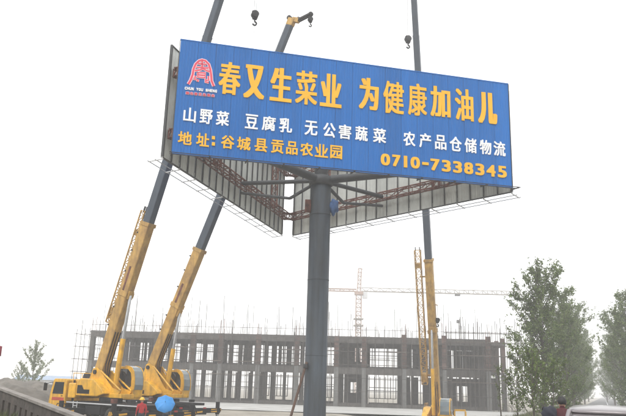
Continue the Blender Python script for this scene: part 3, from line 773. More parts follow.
# secondary back columns and infill walls, bay by bay
for i in range(len(CU)-1):
    a, b = CU[i]+.4, CU[i+1]-.4; w_ = b-a
    for k in ((1, 2) if i not in (6, 8) else ()):
        u = a+w_*k/3+rn.uniform(-.25, .25)
        bbox_('column', u-.22, u+.22, DEPTH-.55, DEPTH-.1, -.3, z1b-.3, CONC); bbox_('column', u-.24, u+.24, 8.2, 8.6, z1b, z2b-.3, CONC)
    # down-stand formwork hanging under the roof: dark band
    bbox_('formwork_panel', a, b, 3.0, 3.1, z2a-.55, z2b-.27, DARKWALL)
    bbox_('back_sill', a, b, DEPTH-.4, DEPTH-.2, -.2, .45, CONC)
    bbox_('back_sill', a, b, DEPTH-.4, DEPTH-.2, z1b, z1b+.55, CONC)
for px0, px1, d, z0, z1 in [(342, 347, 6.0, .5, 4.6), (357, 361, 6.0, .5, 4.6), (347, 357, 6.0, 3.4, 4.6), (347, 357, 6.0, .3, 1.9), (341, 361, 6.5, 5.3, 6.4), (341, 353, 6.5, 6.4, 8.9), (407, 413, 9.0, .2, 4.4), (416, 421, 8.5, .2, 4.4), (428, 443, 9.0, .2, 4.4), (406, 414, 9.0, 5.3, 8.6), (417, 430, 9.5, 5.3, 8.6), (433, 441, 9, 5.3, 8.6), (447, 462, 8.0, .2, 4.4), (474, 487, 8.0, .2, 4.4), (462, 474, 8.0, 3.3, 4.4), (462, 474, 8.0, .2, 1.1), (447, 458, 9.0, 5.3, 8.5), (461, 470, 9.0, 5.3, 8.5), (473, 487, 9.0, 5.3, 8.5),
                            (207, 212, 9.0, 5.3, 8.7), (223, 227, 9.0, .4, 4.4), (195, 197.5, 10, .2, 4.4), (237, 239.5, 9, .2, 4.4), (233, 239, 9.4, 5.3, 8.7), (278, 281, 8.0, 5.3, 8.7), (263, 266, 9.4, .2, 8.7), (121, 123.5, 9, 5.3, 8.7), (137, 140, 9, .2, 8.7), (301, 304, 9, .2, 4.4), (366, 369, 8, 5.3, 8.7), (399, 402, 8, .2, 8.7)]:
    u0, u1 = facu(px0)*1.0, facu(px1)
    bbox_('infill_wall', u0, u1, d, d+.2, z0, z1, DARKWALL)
# mullioned openings on the ground floor (window grids)
for px0, px1, nv, z0, z1 in [(367.5, 398, 5, 1.1, 4.4), (462, 474, 3, 1.1, 3.3), (259, 275, 4, 1.0, 4.4), (243, 254, 4, 1.0, 4.4), (283, 294, 3, 1.0, 4.4), (307, 334, 6, 1.0, 4.4)]:
    u0, u1 = facu(px0), facu(px1)
    for k in range(nv+1):
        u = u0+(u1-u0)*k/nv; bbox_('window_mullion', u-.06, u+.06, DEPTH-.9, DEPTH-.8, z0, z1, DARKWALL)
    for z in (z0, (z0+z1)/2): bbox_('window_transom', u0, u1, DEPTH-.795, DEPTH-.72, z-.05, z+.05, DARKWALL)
# shoring props inside
for i in range(150):
    up = rn.random() < .68
    u = rn.uniform(Umin+1, Umax-.5); d = rn.uniform(1.0, 13.0)
    z0, z1 = (z1b, z2b-.3) if up else (0, z1b-.3)
    rod('shoring_prop', fp(u, d, z0), fp(u+rn.uniform(-.1, .1), d, z1), rn.choice((.04, .05, .07)), PROP, bu, 5)
for i in range(26):
    u0 = rn.uniform(Umin+1, Umax-8); d = rn.uniform(2, 12); z = rn.choice((z1b+1.3, z1b+1.9, z1b+2.5, 2.3, 3.0))
    rod('shoring_ledger', fp(u0, d, z), fp(u0+rn.uniform(4, 9), d, z), .035, PROP, bu, 5)
# right-hand end bay, wrapped in scaffold
u0 = CU[-1]+.5; u1 = facu(512)
bbox_('floor_slab', u0, u1, 4.0, DEPTH, z1b-.24, z1b-.04, CONC); bbox_('roof_slab', u0, u1, 4.0, DEPTH, z2b-.56, z2b-.05, CONC)
for u in (u1-.4,):
    for d in (4.1, 9.5): bbox_('column', u-.3, u+.3, d, d+.5, -.3, z1b-.3, CONC); bbox_('column', u-.3, u+.3, d, d+.5, z1b, z2b+.5, FORM)
bbox_('infill_wall', u0, u1-.8, 9.0, 9.2, 5.3, 8.9, FORM); bbox_('infill_wall', u0, u1-.8, 8.6, 8.8, .0, 4.6, DARKWALL)

# scaffolding
def scaffold(label, ulist, d0, d1, zs, zmax, zlow=0.0, jit=1.2, r=.035):
    s = thing('scaffold', label, 'scaffold', fp(ulist[0], d0, 0), FYAW, 'scaffolds round the unfinished building')
    for u in ulist:
        for d in (d0, d1): rod('scaffold_pole', fp(u, d, zlow), fp(u+rn.uniform(-.1, .1), d, zmax+rn.uniform(-jit, jit)), r, PROP, s, 5)
    for z in zs:
        for d in (d0, d1): rod('scaffold_ledger', fp(ulist[0]-.4, d, z), fp(ulist[-1]+.4, d, z), r*.85, PROP, s, 5)
        for u in ulist[::2]: rod('scaffold_transom', fp(u, d0-.2, z+.05), fp(u, d1+.2, z+.05), r*.8, PROP, s, 5)
    return s
lev = [1.9, 3.7, 5.5, 7.3, 9.1]
scaffold('thin scaffold standing past the left end of the unfinished building', [facu(p) for p in (70, 74.5, 79, 83.5)], .5, 8.0, lev, 10.2)
scaffold('scaffold wrapping the right end bay of the unfinished building', [facu(p) for p in (447, 451, 456, 460, 465, 469, 474, 478, 483, 488, 492, 497, 501, 506, 510, 516, 521)], -1.3, -.4, lev+[10.4], 11.6, zlow=-.1)
scaffold('scaffold along the back of the unfinished building, glimpsed through the bays', [facu(p)*1.0+.0 for p in range(92, 440, 11)], DEPTH+.8, DEPTH+1.9, [2.2, 4.0, 6.0, 7.8, 9.9], 11.2, jit=1.6)
scaffold('thin pole scaffold along the front of the unfinished building', [facu(p) for p in range(96, 442, 9)], -1.5, -.7, [2.1, 3.9, 5.7, 7.5, 9.3], 10.6, jit=1.4, r=.030)
# standards and bars sticking up over the roof
for i in range(120):
    u = rn.uniform(Umin, Umax); d = rn.uniform(.8, DEPTH-1); h = rn.choice((1.4, 2.0, 2.6, 3.2, 4.2, 5.4))*rn.uniform(.8, 1.15)
    rod('roof_pole', fp(u, d, z2b-.1), fp(u+rn.uniform(-.12, .12), d, z2b+h), rn.choice((.025, .03, .038)), PROP, bu, 5)
rod('roof_rail', fp(Umin, .4, z2b+.9), fp(Umax+4, .4, z2b+1.0), .028, PROP, bu, 5)
for i in range(24):
    u = Umin+(Umax-Umin)*(i+.5)/24; rod('roof_rail_post', fp(u, .4, z2b-.06), fp(u, .4, z2b+1.0), .025, PROP, bu, 5)

PLANK = mat('weathered_scaffold_plank', (.15, .12, .09), .9, var=.3, piece=.3)
for sc_ in [o for o in list(COL.objects) if o.name.startswith('scaffold') and o.type == 'EMPTY']:
    if 'front' in sc_['label'] or 'right end' in sc_['label']:
        for k in range(22):
            u = rn.uniform(Umin+1, CU[10]) if 'front' in sc_['label'] else rn.uniform(CU[10], facu(518)-3); z = rn.choice((3.9, 5.7, 7.5, 9.3) if 'front' in sc_['label'] else (3.7, 5.5, 7.3, 9.1))
            c_ = fp(u+1.2, rn.uniform(-1.25, -.95) if 'front' in sc_['label'] else -.85, z+.075)
            box('plank', (rn.uniform(2.0, 3.6), .24, .05), F(c_, FYAW+rn.uniform(-.02, .02)), PLANK, sc_)

# ------------------------------------------------------------------ tower crane beyond
TCM = mat('hazed_tower_crane_orange', (.36, .24, .19), .6, var=.2)  # orange paled to put distance haze into the colour
TCY = mat('hazed_tower_crane_grey', (.26, .23, .20), .6, var=.2)  # greyed the same way, haze painted into the base colour
DT = 215.0
tb0 = at(357.5, 386, DT); mz = at(357.5, 291, DT).z; az = at(360, 268.5, DT).z
tc = thing('tower_crane', 'pale tower crane rising beyond the unfinished building', 'crane', (tb0.x, tb0.y, 0))
X0, Y0 = tb0.x, tb0.y
Lat().truss((X0, Y0, 0), (X0, Y0, mz-1.2), 1.6, 1.6, 24, .11, rd=.065).build('mast', TCM, tc)
box('slewing_platform', (2.6, 2.2, 1.0), F((X0, Y0, mz-.7)), TCM, tc, .05)
for z in (mz-10.5, mz-8.5): box('climbing_cage', (2.9, 2.9, .35), F((X0, Y0, z)), TCY, tc)
Lat().truss((X0, Y0, mz-.2), (X0+.3, Y0, az), 1.0, 1.0, 6, .10, rd=.06).build('tower_head', TCM, tc)
jd = Vector((1, -.05, 0)).normalized()
Lat().truss(Vector((X0, Y0, mz+.5))+jd*.8, Vector((X0, Y0, mz+.5))+jd*49, 1.2, 1.1, 34, .10, rd=.05, tri=True).build('jib', TCY, tc)
Lat().truss(Vector((X0, Y0, mz+.2))-jd*.8, Vector((X0, Y0, mz+.2))-jd*14, 1.3, .7, 9, .10, rd=.05).build('counter_jib', TCM, tc)
pq = Vector((X0, Y0, mz-.5))-jd*12; box('counterweight', (2.4, 1.2, 2.2), F(pq), CONC, tc, .05)
for t in (16, 36): rod('pendant', (X0+.3, Y0, az), Vector((X0, Y0, mz+1.05))+jd*t, .045, TCY, tc, 5)
rod('pendant', (X0+.3, Y0, az), Vector((X0, Y0, mz+.6))-jd*12, .045, TCY, tc, 5)
pq = Vector((X0, Y0, mz-1.2))+jd*1.9; box('operator_cab', (1.5, 1.4, 1.9), F(pq), LIGHTSTEEL, tc, .08)
pq = Vector((X0, Y0, mz-.5))+jd*30; tr_ = box('trolley', (1.5, 1.2, .5), F(pq), DARKGREY, tc, .05)
rod('hoist_rope', pq, pq-Vector((0, 0, 7.5)), .04, CABLE, tc, 5); box('hook_block', (.9, .5, 1.0), F(pq-Vector((0, 0, 8))), DARKGREY, tc, .1)

# ------------------------------------------------------------------ parapet wall at lower left
wl = thing('parapet_wall', 'long stained concrete parapet wall sloping across the lower left corner', 'wall', (W_PTS[2][0], W_PTS[2][1], 1.5))
PITCHW = .75
for i in range(len(W_PTS)-1):
    a, b = Vector((*W_PTS[i], W_TOP[i])), Vector((*W_PTS[i+1], W_TOP[i+1]))
    dh = Vector((b.x-a.x, b.y-a.y, 0)); Ld = dh.length; dh.normalize(); yw = math.atan2(dh.y, dh.x); nrm = Vector((-dh.y, dh.x, 0))
    drop = (b.z-a.z)/Ld
    n = max(1, round(Ld/PITCHW)); st = Ld/n
    def seg(name, s0, s1, y0, y1, za, zb, m, par=wl):
        """slab whose top and bottom follow the slope; za, zb measured down from the top line"""
        Vv = []
        for s in (s0, s1):
            for y in (y0, y1):
                for dz in (za, zb): p = a+dh*s+nrm*y; Vv.append((p.x, p.y, a.z+drop*s+dz))
        Fc = [(0, 1, 3, 2), (4, 6, 7, 5), (0, 4, 5, 1), (2, 3, 7, 6), (1, 5, 7, 3), (0, 2, 6, 4)]
        bm = bmesh.new(); vv = [bm.verts.new(v) for v in Vv]
        for f in Fc: bm.faces.new([vv[k] for k in f])
        return centred(bm_mesh(bm, name, m), par, name)
    for k in range(n):                                   # nrm points to the site side for this point order
        s0, s1 = k*st, (k+1)*st
        seg('cap_block', s0+.006, s1-.006, -.13, .09, -.06, 0, CAPC)
        seg('beam_block', s0+.002, s1-.002, -.09, .07, -.30, -.062, WALLC)
        seg('pier', s0+.03, s0+st*.70, -.10, .0, -.95, -.302, WALLC)
    seg('back_wall', 0, Ld, .015, .065, -2.4, -.305, WALLC)
    seg('foot_beam', 0, Ld, -.15, .01, -2.2, -.952, WALLC)
    wl_last = b

# ------------------------------------------------------------------ trees and shrubs
def tube_mesh(paths, m, name, seg=6):
    """paths: list of lists of (point, radius)"""
    Vv, Fc = [], []
    for path in paths:
        n0 = len(Vv); n = len(path)
        for i, (p, r) in enumerate(path):
            t = (path[min(i+1, n-1)][0]-path[max(i-1, 0)][0]).normalized()
            x = t.orthogonal().normalized(); y = t.cross(x)
            for k in range(seg):
                a = 2*PI*k/seg; Vv.append(tuple(p+(x*math.cos(a)+y*math.sin(a))*r))
        for i in range(n-1):
            for k in range(seg):
                k2 = (k+1) % seg; Fc.append((n0+i*seg+k, n0+i*seg+k2, n0+(i+1)*seg+k2, n0+(i+1)*seg+k))
        Fc.append(tuple(n0+(n-1)*seg+k for k in range(seg)))
    return mesh_from(Vv, Fc, name, m, True)

def leaves_mesh(cent, size, rg, m, name, droop=.0):
    n = len(cent); cent = np.asarray(cent)
    a = rg.normal(size=(n, 3)); a[:, 2] *= .8; a /= np.linalg.norm(a, axis=1)[:, None]
    b = rg.normal(size=(n, 3)); b -= (b*a).sum(1)[:, None]*a; b /= np.linalg.norm(b, axis=1)[:, None]
    s = size*rg.uniform(.55, 1.35, n)[:, None]
    Vv = np.stack([cent-a*s*.62, cent+b*s*.36+a*s*.04, cent+a*s*.62, cent-b*s*.36+a*s*.04], 1).reshape(-1, 3)
    me = bpy.data.meshes.new(name)
    me.vertices.add(4*n); me.vertices.foreach_set('co', Vv.ravel())
    me.loops.add(4*n); me.loops.foreach_set('vertex_index', np.arange(4*n))
    me.polygons.add(n); me.polygons.foreach_set('loop_start', np.arange(0, 4*n, 4)); me.polygons.foreach_set('loop_total', np.full(n, 4))
    me.materials.append(m); me.update(calc_edges=True)
    return me

def tree_meshes(H, R, seed, nbr, leaf, nl, lm, clear=.12, rise=.9, top_pow=.8, lean=0.0, spread=.42, dens=1.0):
    rg = np.random.default_rng(seed); rn_ = random.Random(seed)
    trunk = []
    off = Vector((0, 0, 0))
    tr_r = H*.013
    for i in range(12):
        t = i/11; off = Vector((lean*t*H+math.sin(t*5+seed)*.10*t, math.cos(t*4+seed)*.10*t, t*H*.97))
        trunk.append((off, tr_r*(1-t)**.8+.012))
    tp = lambda t: trunk[min(11, int(t*11))][0].lerp(trunk[min(11, int(t*11)+1)][0], t*11-int(t*11))
    paths = [trunk]; limbs = []; cents = []
    for k in range(nbr):
        t = clear+(1-clear)*((k+.5)/nbr)**.9; t = min(t, .985)
        az_ = k*2.399963+rn_.uniform(-.5, .5)
        xx = (t-clear)/(1-clear); env = min(1, .6+1.3*xx)*max(.02, 1-xx**2.4)**top_pow      # full oval crown, narrow on top
        Lb = R*env*rn_.choice((.62, .8, .95, 1.1, 1.38))*rn_.uniform(.9, 1.1)+.3
        el = math.radians(rn_.uniform(28, 50))*rise + t*.35
        d = Vector((math.cos(az_)*math.cos(el), math.sin(az_)*math.cos(el), math.sin(el)))
        p0 = tp(t); pts = []
        for j in range(6):
            s = j/5; p = p0+d*Lb*s+Vector((0, 0, .22*Lb*s*s))+Vector((rn_.uniform(-1, 1), rn_.uniform(-1, 1), rn_.uniform(-1, 1)))*.05*Lb*s
            pts.append((p, max(.010, tr_r*.40*(1-t*.55)*(1-s*.9))))
        limbs.append(pts)
        ns = max(3, int(Lb*3.0))
        for q in range(ns):
            s = rn_.uniform(.16, 1.0); j = min(4, int(s*5)); p = pts[j][0].lerp(pts[j+1][0], s*5-j)
            a2 = az_+rn_.uniform(-1.4, 1.4); e2 = el+rn_.uniform(-.5, .7); l2 = Lb*rn_.uniform(.14, .36)*(1.15-s*.5)+.15
            d2 = Vector((math.cos(a2)*math.cos(e2), math.sin(a2)*math.cos(e2), math.sin(e2)))
            pe = p+d2*l2; limbs.append([(p, .014), (p.lerp(pe, .5)+Vector((0, 0, .03)), .010), (pe, .006)])
            m_ = max(3, int(nl*dens*(l2+.25)*rn_.choice((.25, .5, 1.0, 1.5, 2.0))))
            ss = rg.uniform(.05, 1.08, m_)[:, None]
            c = np.array(p)[None]*(1-ss)+np.array(pe)[None]*ss + rg.normal(size=(m_, 3))*(leaf*.45+.06*l2)
            cents.append(c)
    return tube_mesh(paths, BARK, 'trunk', 9), tube_mesh(limbs, BARK, 'limbs', 4), leaves_mesh(np.concatenate(cents), leaf, rg, lm, 'crown')

def tree(name, label, cat, base, meshes, yaw=0, sc=1.0, group=None, parts=('trunk', 'limbs', 'crown'), sz=None):
    r = thing(name, label, cat, base, yaw, group)
    Mx = F(base, yaw) @ Matrix.Diagonal((sc, sc, sz or sc, 1))
    for nm, me in zip(parts, meshes):
        o = bpy.data.objects.new(nm, me)
        put(o, r, Mx)
    return r

PA = tree_meshes(14.2, 3.0, 19, 104, .17, 23, LEAF1, clear=.04, top_pow=.50)
PB = tree_meshes(13.5, 3.1, 23, 88, .18, 22, LEAF1, clear=.03, top_pow=.55)
ROWG = 'trees lining the road'
def roadpt(Y, off):
    s = (Y-RP.y-RN.y*off)/RD.y; p = RP+RD*s+RN*off; return Vector((p.x, p.y, gz(p.x, p.y)-.05))
def pxpt(px, D):
    p = at(px, 390, D); return Vector((p.x, p.y, gz(p.x, p.y)-.05))
tree('poplar_tree', 'tallest leafy tree, right of the unfinished building', 'tree', pxpt(544, 58), PA, .6, .90, ROWG)
tree('poplar_tree', 'second leafy tree of the left row, just behind the tallest one', 'tree', pxpt(567, 68), PB, 2.0, .83, ROWG)
lab = ['third leafy tree of the left road row, hazy', 'fourth leafy tree of the left road row, pale in the haze', 'fifth leafy tree of the left road row, very pale', 'farthest tree of the left road row, almost lost in haze']
for k, (px, D, sc, m_) in enumerate([(574, 84, .86, PA), (579, 106, .92, PB), (584, 140, .95, PA), (588, 200, 1, PB)]):
    tree('poplar_tree', lab[k], 'tree', pxpt(px, D), m_, 1.0+k*1.7, sc, ROWG)
lab = ['large leafy tree cut by the right edge of the picture', 'second leafy tree of the right row, behind the one at the picture edge', 'third tree of the right road row, pale in the haze', 'farthest tree of the right road row, almost lost in haze']
for k, (px, D, sc, m_) in enumerate([(632, 72, .88, PB), (622, 92, .86, PA), (614, 130, .9, PB), (606.5, 200, .95, PA)]):
    tree('poplar_tree', lab[k], 'tree', pxpt(px, D), m_, 2.6+k*1.3, sc, ROWG)
# shrubs in front of them
SA = tree_meshes(3.4, 1.35, 41, 26, .115, 20, LEAF2, clear=.06, top_pow=.6, rise=1.1)
SB = tree_meshes(2.6, 1.2, 57, 22, .12, 22, LEAF2, clear=.04, top_pow=.55, rise=1.0)
SG = 'shrubs below the trees'
tree('leafy_shrub', 'bright green shrub with open twigs left of the rider', 'shrub', pxpt(533, 36), SA, .3, 1.0, SG, parts=('stem', 'twigs', 'foliage'))
tree('leafy_shrub', 'small bushy green shrub leaning beside the bright one, under the tall tree', 'shrub', pxpt(552, 39), SB, 1.3, 1.05, SG, parts=('stem', 'twigs', 'foliage'))
tree('leafy_shrub', 'loose twiggy shrub before the scaffolded building end', 'shrub', pxpt(516, 41), SA, 2.3, .8, SG, parts=('stem', 'twigs', 'foliage'))
tree('leafy_shrub', 'low shrub at the foot of the second road tree', 'shrub', pxpt(572, 55), SB, 3.1, .9, SG, parts=('stem', 'twigs', 'foliage'))
SAP = tree_meshes(4.2, .5, 77, 16, .10, 12, LEAF2, clear=.2, top_pow=.4, rise=1.4)
tree('sapling', 'slim leafy sapling in front of the building corner', 'tree', pxpt(500, 48), SAP, 0, .8, None, parts=('stem', 'twigs', 'foliage'))
# sparse young tree at far left
def young_tree(H, seed, nb=17):
    rg_ = np.random.default_rng(seed); rn_ = random.Random(seed); limbs, cents = [], []
    tr_ = [(Vector((.03*math.sin(i), .03*math.cos(i*2), H*i/9)), .045*(1-i/10)+.006) for i in range(10)]
    for k in range(nb):
        t = .18+.76*k/nb; az_ = k*2.4+rn_.uniform(-.4, .4); L_ = H*(.46*(1-t)**.7+.06)*rn_.uniform(.8, 1.15); el = math.radians(rn_.uniform(40, 56))
        d = Vector((math.cos(az_)*math.cos(el), math.sin(az_)*math.cos(el), math.sin(el))); p0 = Vector((0, 0, H*t))
        pts = [(p0+d*L_*j/4+Vector((0, 0, .10*L_*(j/4)**2)), .018*(1-j/5)) for j in range(5)]; limbs.append(pts)
        n_ = int(70*L_)
        for q in range(n_):
            v_ = rn_.uniform(.12, 1.05); j = min(3, int(v_*4)); p = pts[j][0].lerp(pts[j+1][0], v_*4-j); cents.append(np.array(p)+rg_.normal(size=3)*.075)
    for q in range(70): cents.append(np.array((0, 0, H*rn_.uniform(.7, 1.02)))+rg_.normal(size=3)*.08)
    return tube_mesh([tr_], BARK, 'trunk', 8), tube_mesh(limbs, BARK, 'limbs', 4), leaves_mesh(np.array(cents), .15, rg_, LEAF3, 'crown')
YT = young_tree(5.3, 7)
tree('young_tree', 'sparse pale young tree above the spoil heap at far left', 'tree', pxpt(31, 92), YT, .5, 1.32)
tree('young_tree', 'small wispy tree just left of the sparse young one', 'tree', pxpt(19, 98), YT, 2.5, .85)
# rough grass on the bank at lower left and along the road
def grass(name, pts, label, hgt):
    rg = np.random.default_rng(len(pts)); P = np.asarray(pts); n = len(P)
    az_ = rg.uniform(0, 2*PI, n); h = hgt*rg.uniform(.5, 1.5, n); wd = .022+.02*rg.random(n)
    sx, sy = np.cos(az_), np.sin(az_); lx, ly = rg.normal(0, .35, n)*h, rg.normal(0, .35, n)*h
    a = P.copy(); a[:, 0] -= sx*wd; a[:, 1] -= sy*wd; b = P.copy(); b[:, 0] += sx*wd; b[:, 1] += sy*wd
    c = P.copy(); c[:, 0] += lx; c[:, 1] += ly; c[:, 2] += h
    Vv = np.stack([a, b, c], 1).reshape(-1, 3)
    me = mesh_from(Vv.tolist(), [(3*i, 3*i+1, 3*i+2) for i in range(n)], name, GRASSM)
    return put(bpy.data.objects.new(name, me), label=label, cat='grass', kind='stuff')
rg = np.random.default_rng(3)
gp = []
x_ = rg.uniform(-16, -2, 60000); y_ = rg.uniform(8, 30, 60000); sdv_ = wall_sd(x_, y_)
k_ = (sdv_ < -.35) & (sdv_ > -4.0) & (np.sin(x_*1.7)*np.sin(y_*1.3) > -.35)
x_, y_ = x_[k_][:14000], y_[k_][:14000]
grass('grass', np.stack([x_, y_, ground_z(x_, y_)-.02], 1), 'rough green grass on the bank below the parapet wall', .26)
s_ = rg.uniform(14, 130, 26000); o_ = rg.uniform(-9.5, -3.8, 26000); o_[::3] = rg.uniform(3.8, 8, len(o_[::3]))
x_ = RP.x+RD.x*s_+RN.x*o_; y_ = RP.y+RD.y*s_+RN.y*o_
k_ = np.sin(x_*.9)*np.sin(y_*.6) > -.5; x_, y_ = x_[k_], y_[k_]
grass('verge_grass', np.stack([x_, y_, ground_z(x_, y_)-.02], 1), 'rough grass on the road verges under the trees', .34)

# ------------------------------------------------------------------ spoil heap, far shed, small site things
def mound(name, c, rx, ry, h, yaw, seed, label):
    rg_ = np.random.default_rng(seed); n = 44; Vv, Fc = [], []
    ph_ = rg_.uniform(0, 6, 6)
    for j in range(n+1):
        for i in range(n+1):
            a, b = i/n*2-1, j/n*2-1; r = math.hypot(a, b)
            k = max(0, 1-r**1.6); z = h*k*(1+.22*math.sin(a*4+ph_[0])*math.cos(b*5+ph_[1])+.10*math.sin(a*11+ph_[2]+b*7)) + .10*k*math.sin(23*a+ph_[3])*math.sin(19*b+5*a) + rg_.uniform(-.10, .10)*min(1, 3*k)
            Vv.append((a*rx, b*ry, z-.12))
    for j in range(n):
        for i in range(n): k = j*(n+1)+i; Fc.append((k, k+1, k+n+2, k+n+1))
    return put(bpy.data.objects.new(name, mesh_from(Vv, Fc, name, MOUND, True)), None, F((c.x, c.y, gz(c.x, c.y)), yaw), kind='structure', label=label)
p = at(33, 380, 52); mound('spoil_heap', p, 6.5, 5, 1.9, .3, 2, 'grey brown heap of spoil behind the parapet')
p = at(62, 380, 66); mound('spoil_heap', p, 8, 5, 2.0, -.2, 4, 'lower heap of spoil behind the leftmost crane')
p = at(8, 380, 75); mound('spoil_heap', p, 9, 6, 2.4, .5, 6, 'pale heap of spoil at the left edge')
BLUEROOF = mat('pale_blue_roof_sheet', (.25, .33, .45), .5)
p = at(47, 378, 170); sh = thing('site_shed', 'far low shed with a pale blue roof, left on the horizon', 'shed', (p.x, p.y, 0), .1)
box('wall', (13, 5, 2.3), F((p.x, p.y, 0), .1, 0, 0, 1.15), LIGHTSTEEL, sh)
prism('roof', [(-2.9, 2.3), (2.9, 2.3), (0, 3.3)], 13.4, F((p.x, p.y, 0), .1+PI/2, 0, 0, .01), BLUEROOF, sh)
for k in range(5): box('window', (1.1, .06, .8), F((p.x, p.y, 0), .1, -5+k*2.5, -2.53, 1.4), GLASS, sh)
# leaning steel pipe against the billboard pole
q0, q1 = at(288.5, 424, CEN.y-1.2), at(306.8, 362, CEN.y-.45)
q0 = q0 + (q0-q1)*((q0.z-gz(q0.x, q0.y))/(q1.z-q0.z))
lp = thing('leaning_pipe', 'rusty pipe propped slantwise against the billboard pole', 'pipe', q0)
rod('pipe', q0, q1, .07, mat('brown_rusted_pipe', (.11, .062, .042), .85, var=.3), lp, 10)
m_ = q0.lerp(q1, .94); rod('clamp', m_-Vector((0, 0, .12)), m_+Vector((0, 0, .12)), .13, DARKGREY, lp, 10)
CLOTHB = mat('blue_tarpaulin', (.05, .13, .33), .7, var=.25, scale=4)
bc = at(333.5, 204.5, CEN.y-.35)
bm = bmesh.new(); bmesh.ops.create_icosphere(bm, subdivisions=3, radius=1)
for v in bm.verts:
    k = 1+.16*math.sin(v.co.x*5+v.co.z*4)+.10*math.sin(v.co.y*9+v.co.z*7); v.co = Vector((v.co.x*.27*k, v.co.y*.24*k, v.co.z*.46*k*(1-.2*v.co.z)))
tp_ = put(bpy.data.objects.new('tarpaulin_bundle', bm_mesh(bm, 'bundle', CLOTHB, True)), None, F(Vector((CEN.x+.80, CEN.y-.15, bc.z))), 'blue tarpaulin bundle hung on the pole under the board', 'bundle')
# dark red banner just showing at the left edge
fpz = at(-3.5, 351, 30); gzz = gz(fpz.x, fpz.y)
fl = thing('banner_pole', 'dark red banner on a pole at the left picture edge', 'banner', (fpz.x, fpz.y, gzz))
rod('pole', (fpz.x, fpz.y, gzz), (fpz.x, fpz.y, fpz.z+.5), .03, DARKGREY, fl, 8)
REDCL = mat('dark_red_cloth', (.20, .02, .035), .8, var=.2)
Vv, Fc = [], []
for i in range(9):
    for z in (-.24, .24):
        for t in (-.006, .006): Vv.append((fpz.x+.03+i*.0215, fpz.y+.03*math.sin(i*.9)+t, fpz.z+z*(1-.02*i)))
for i in range(8):
    a = 4*i; b = a+4; Fc += [(a, b, b+2, a+2), (a+1, a+3, b+3, b+1), (a, a+1, b+1, b), (a+2, b+2, b+3, a+3)]
Fc += [(0, 2, 3, 1), (32, 33, 35, 34)]
centred(mesh_from(Vv, Fc, 'cloth', REDCL, True), fl, 'cloth')

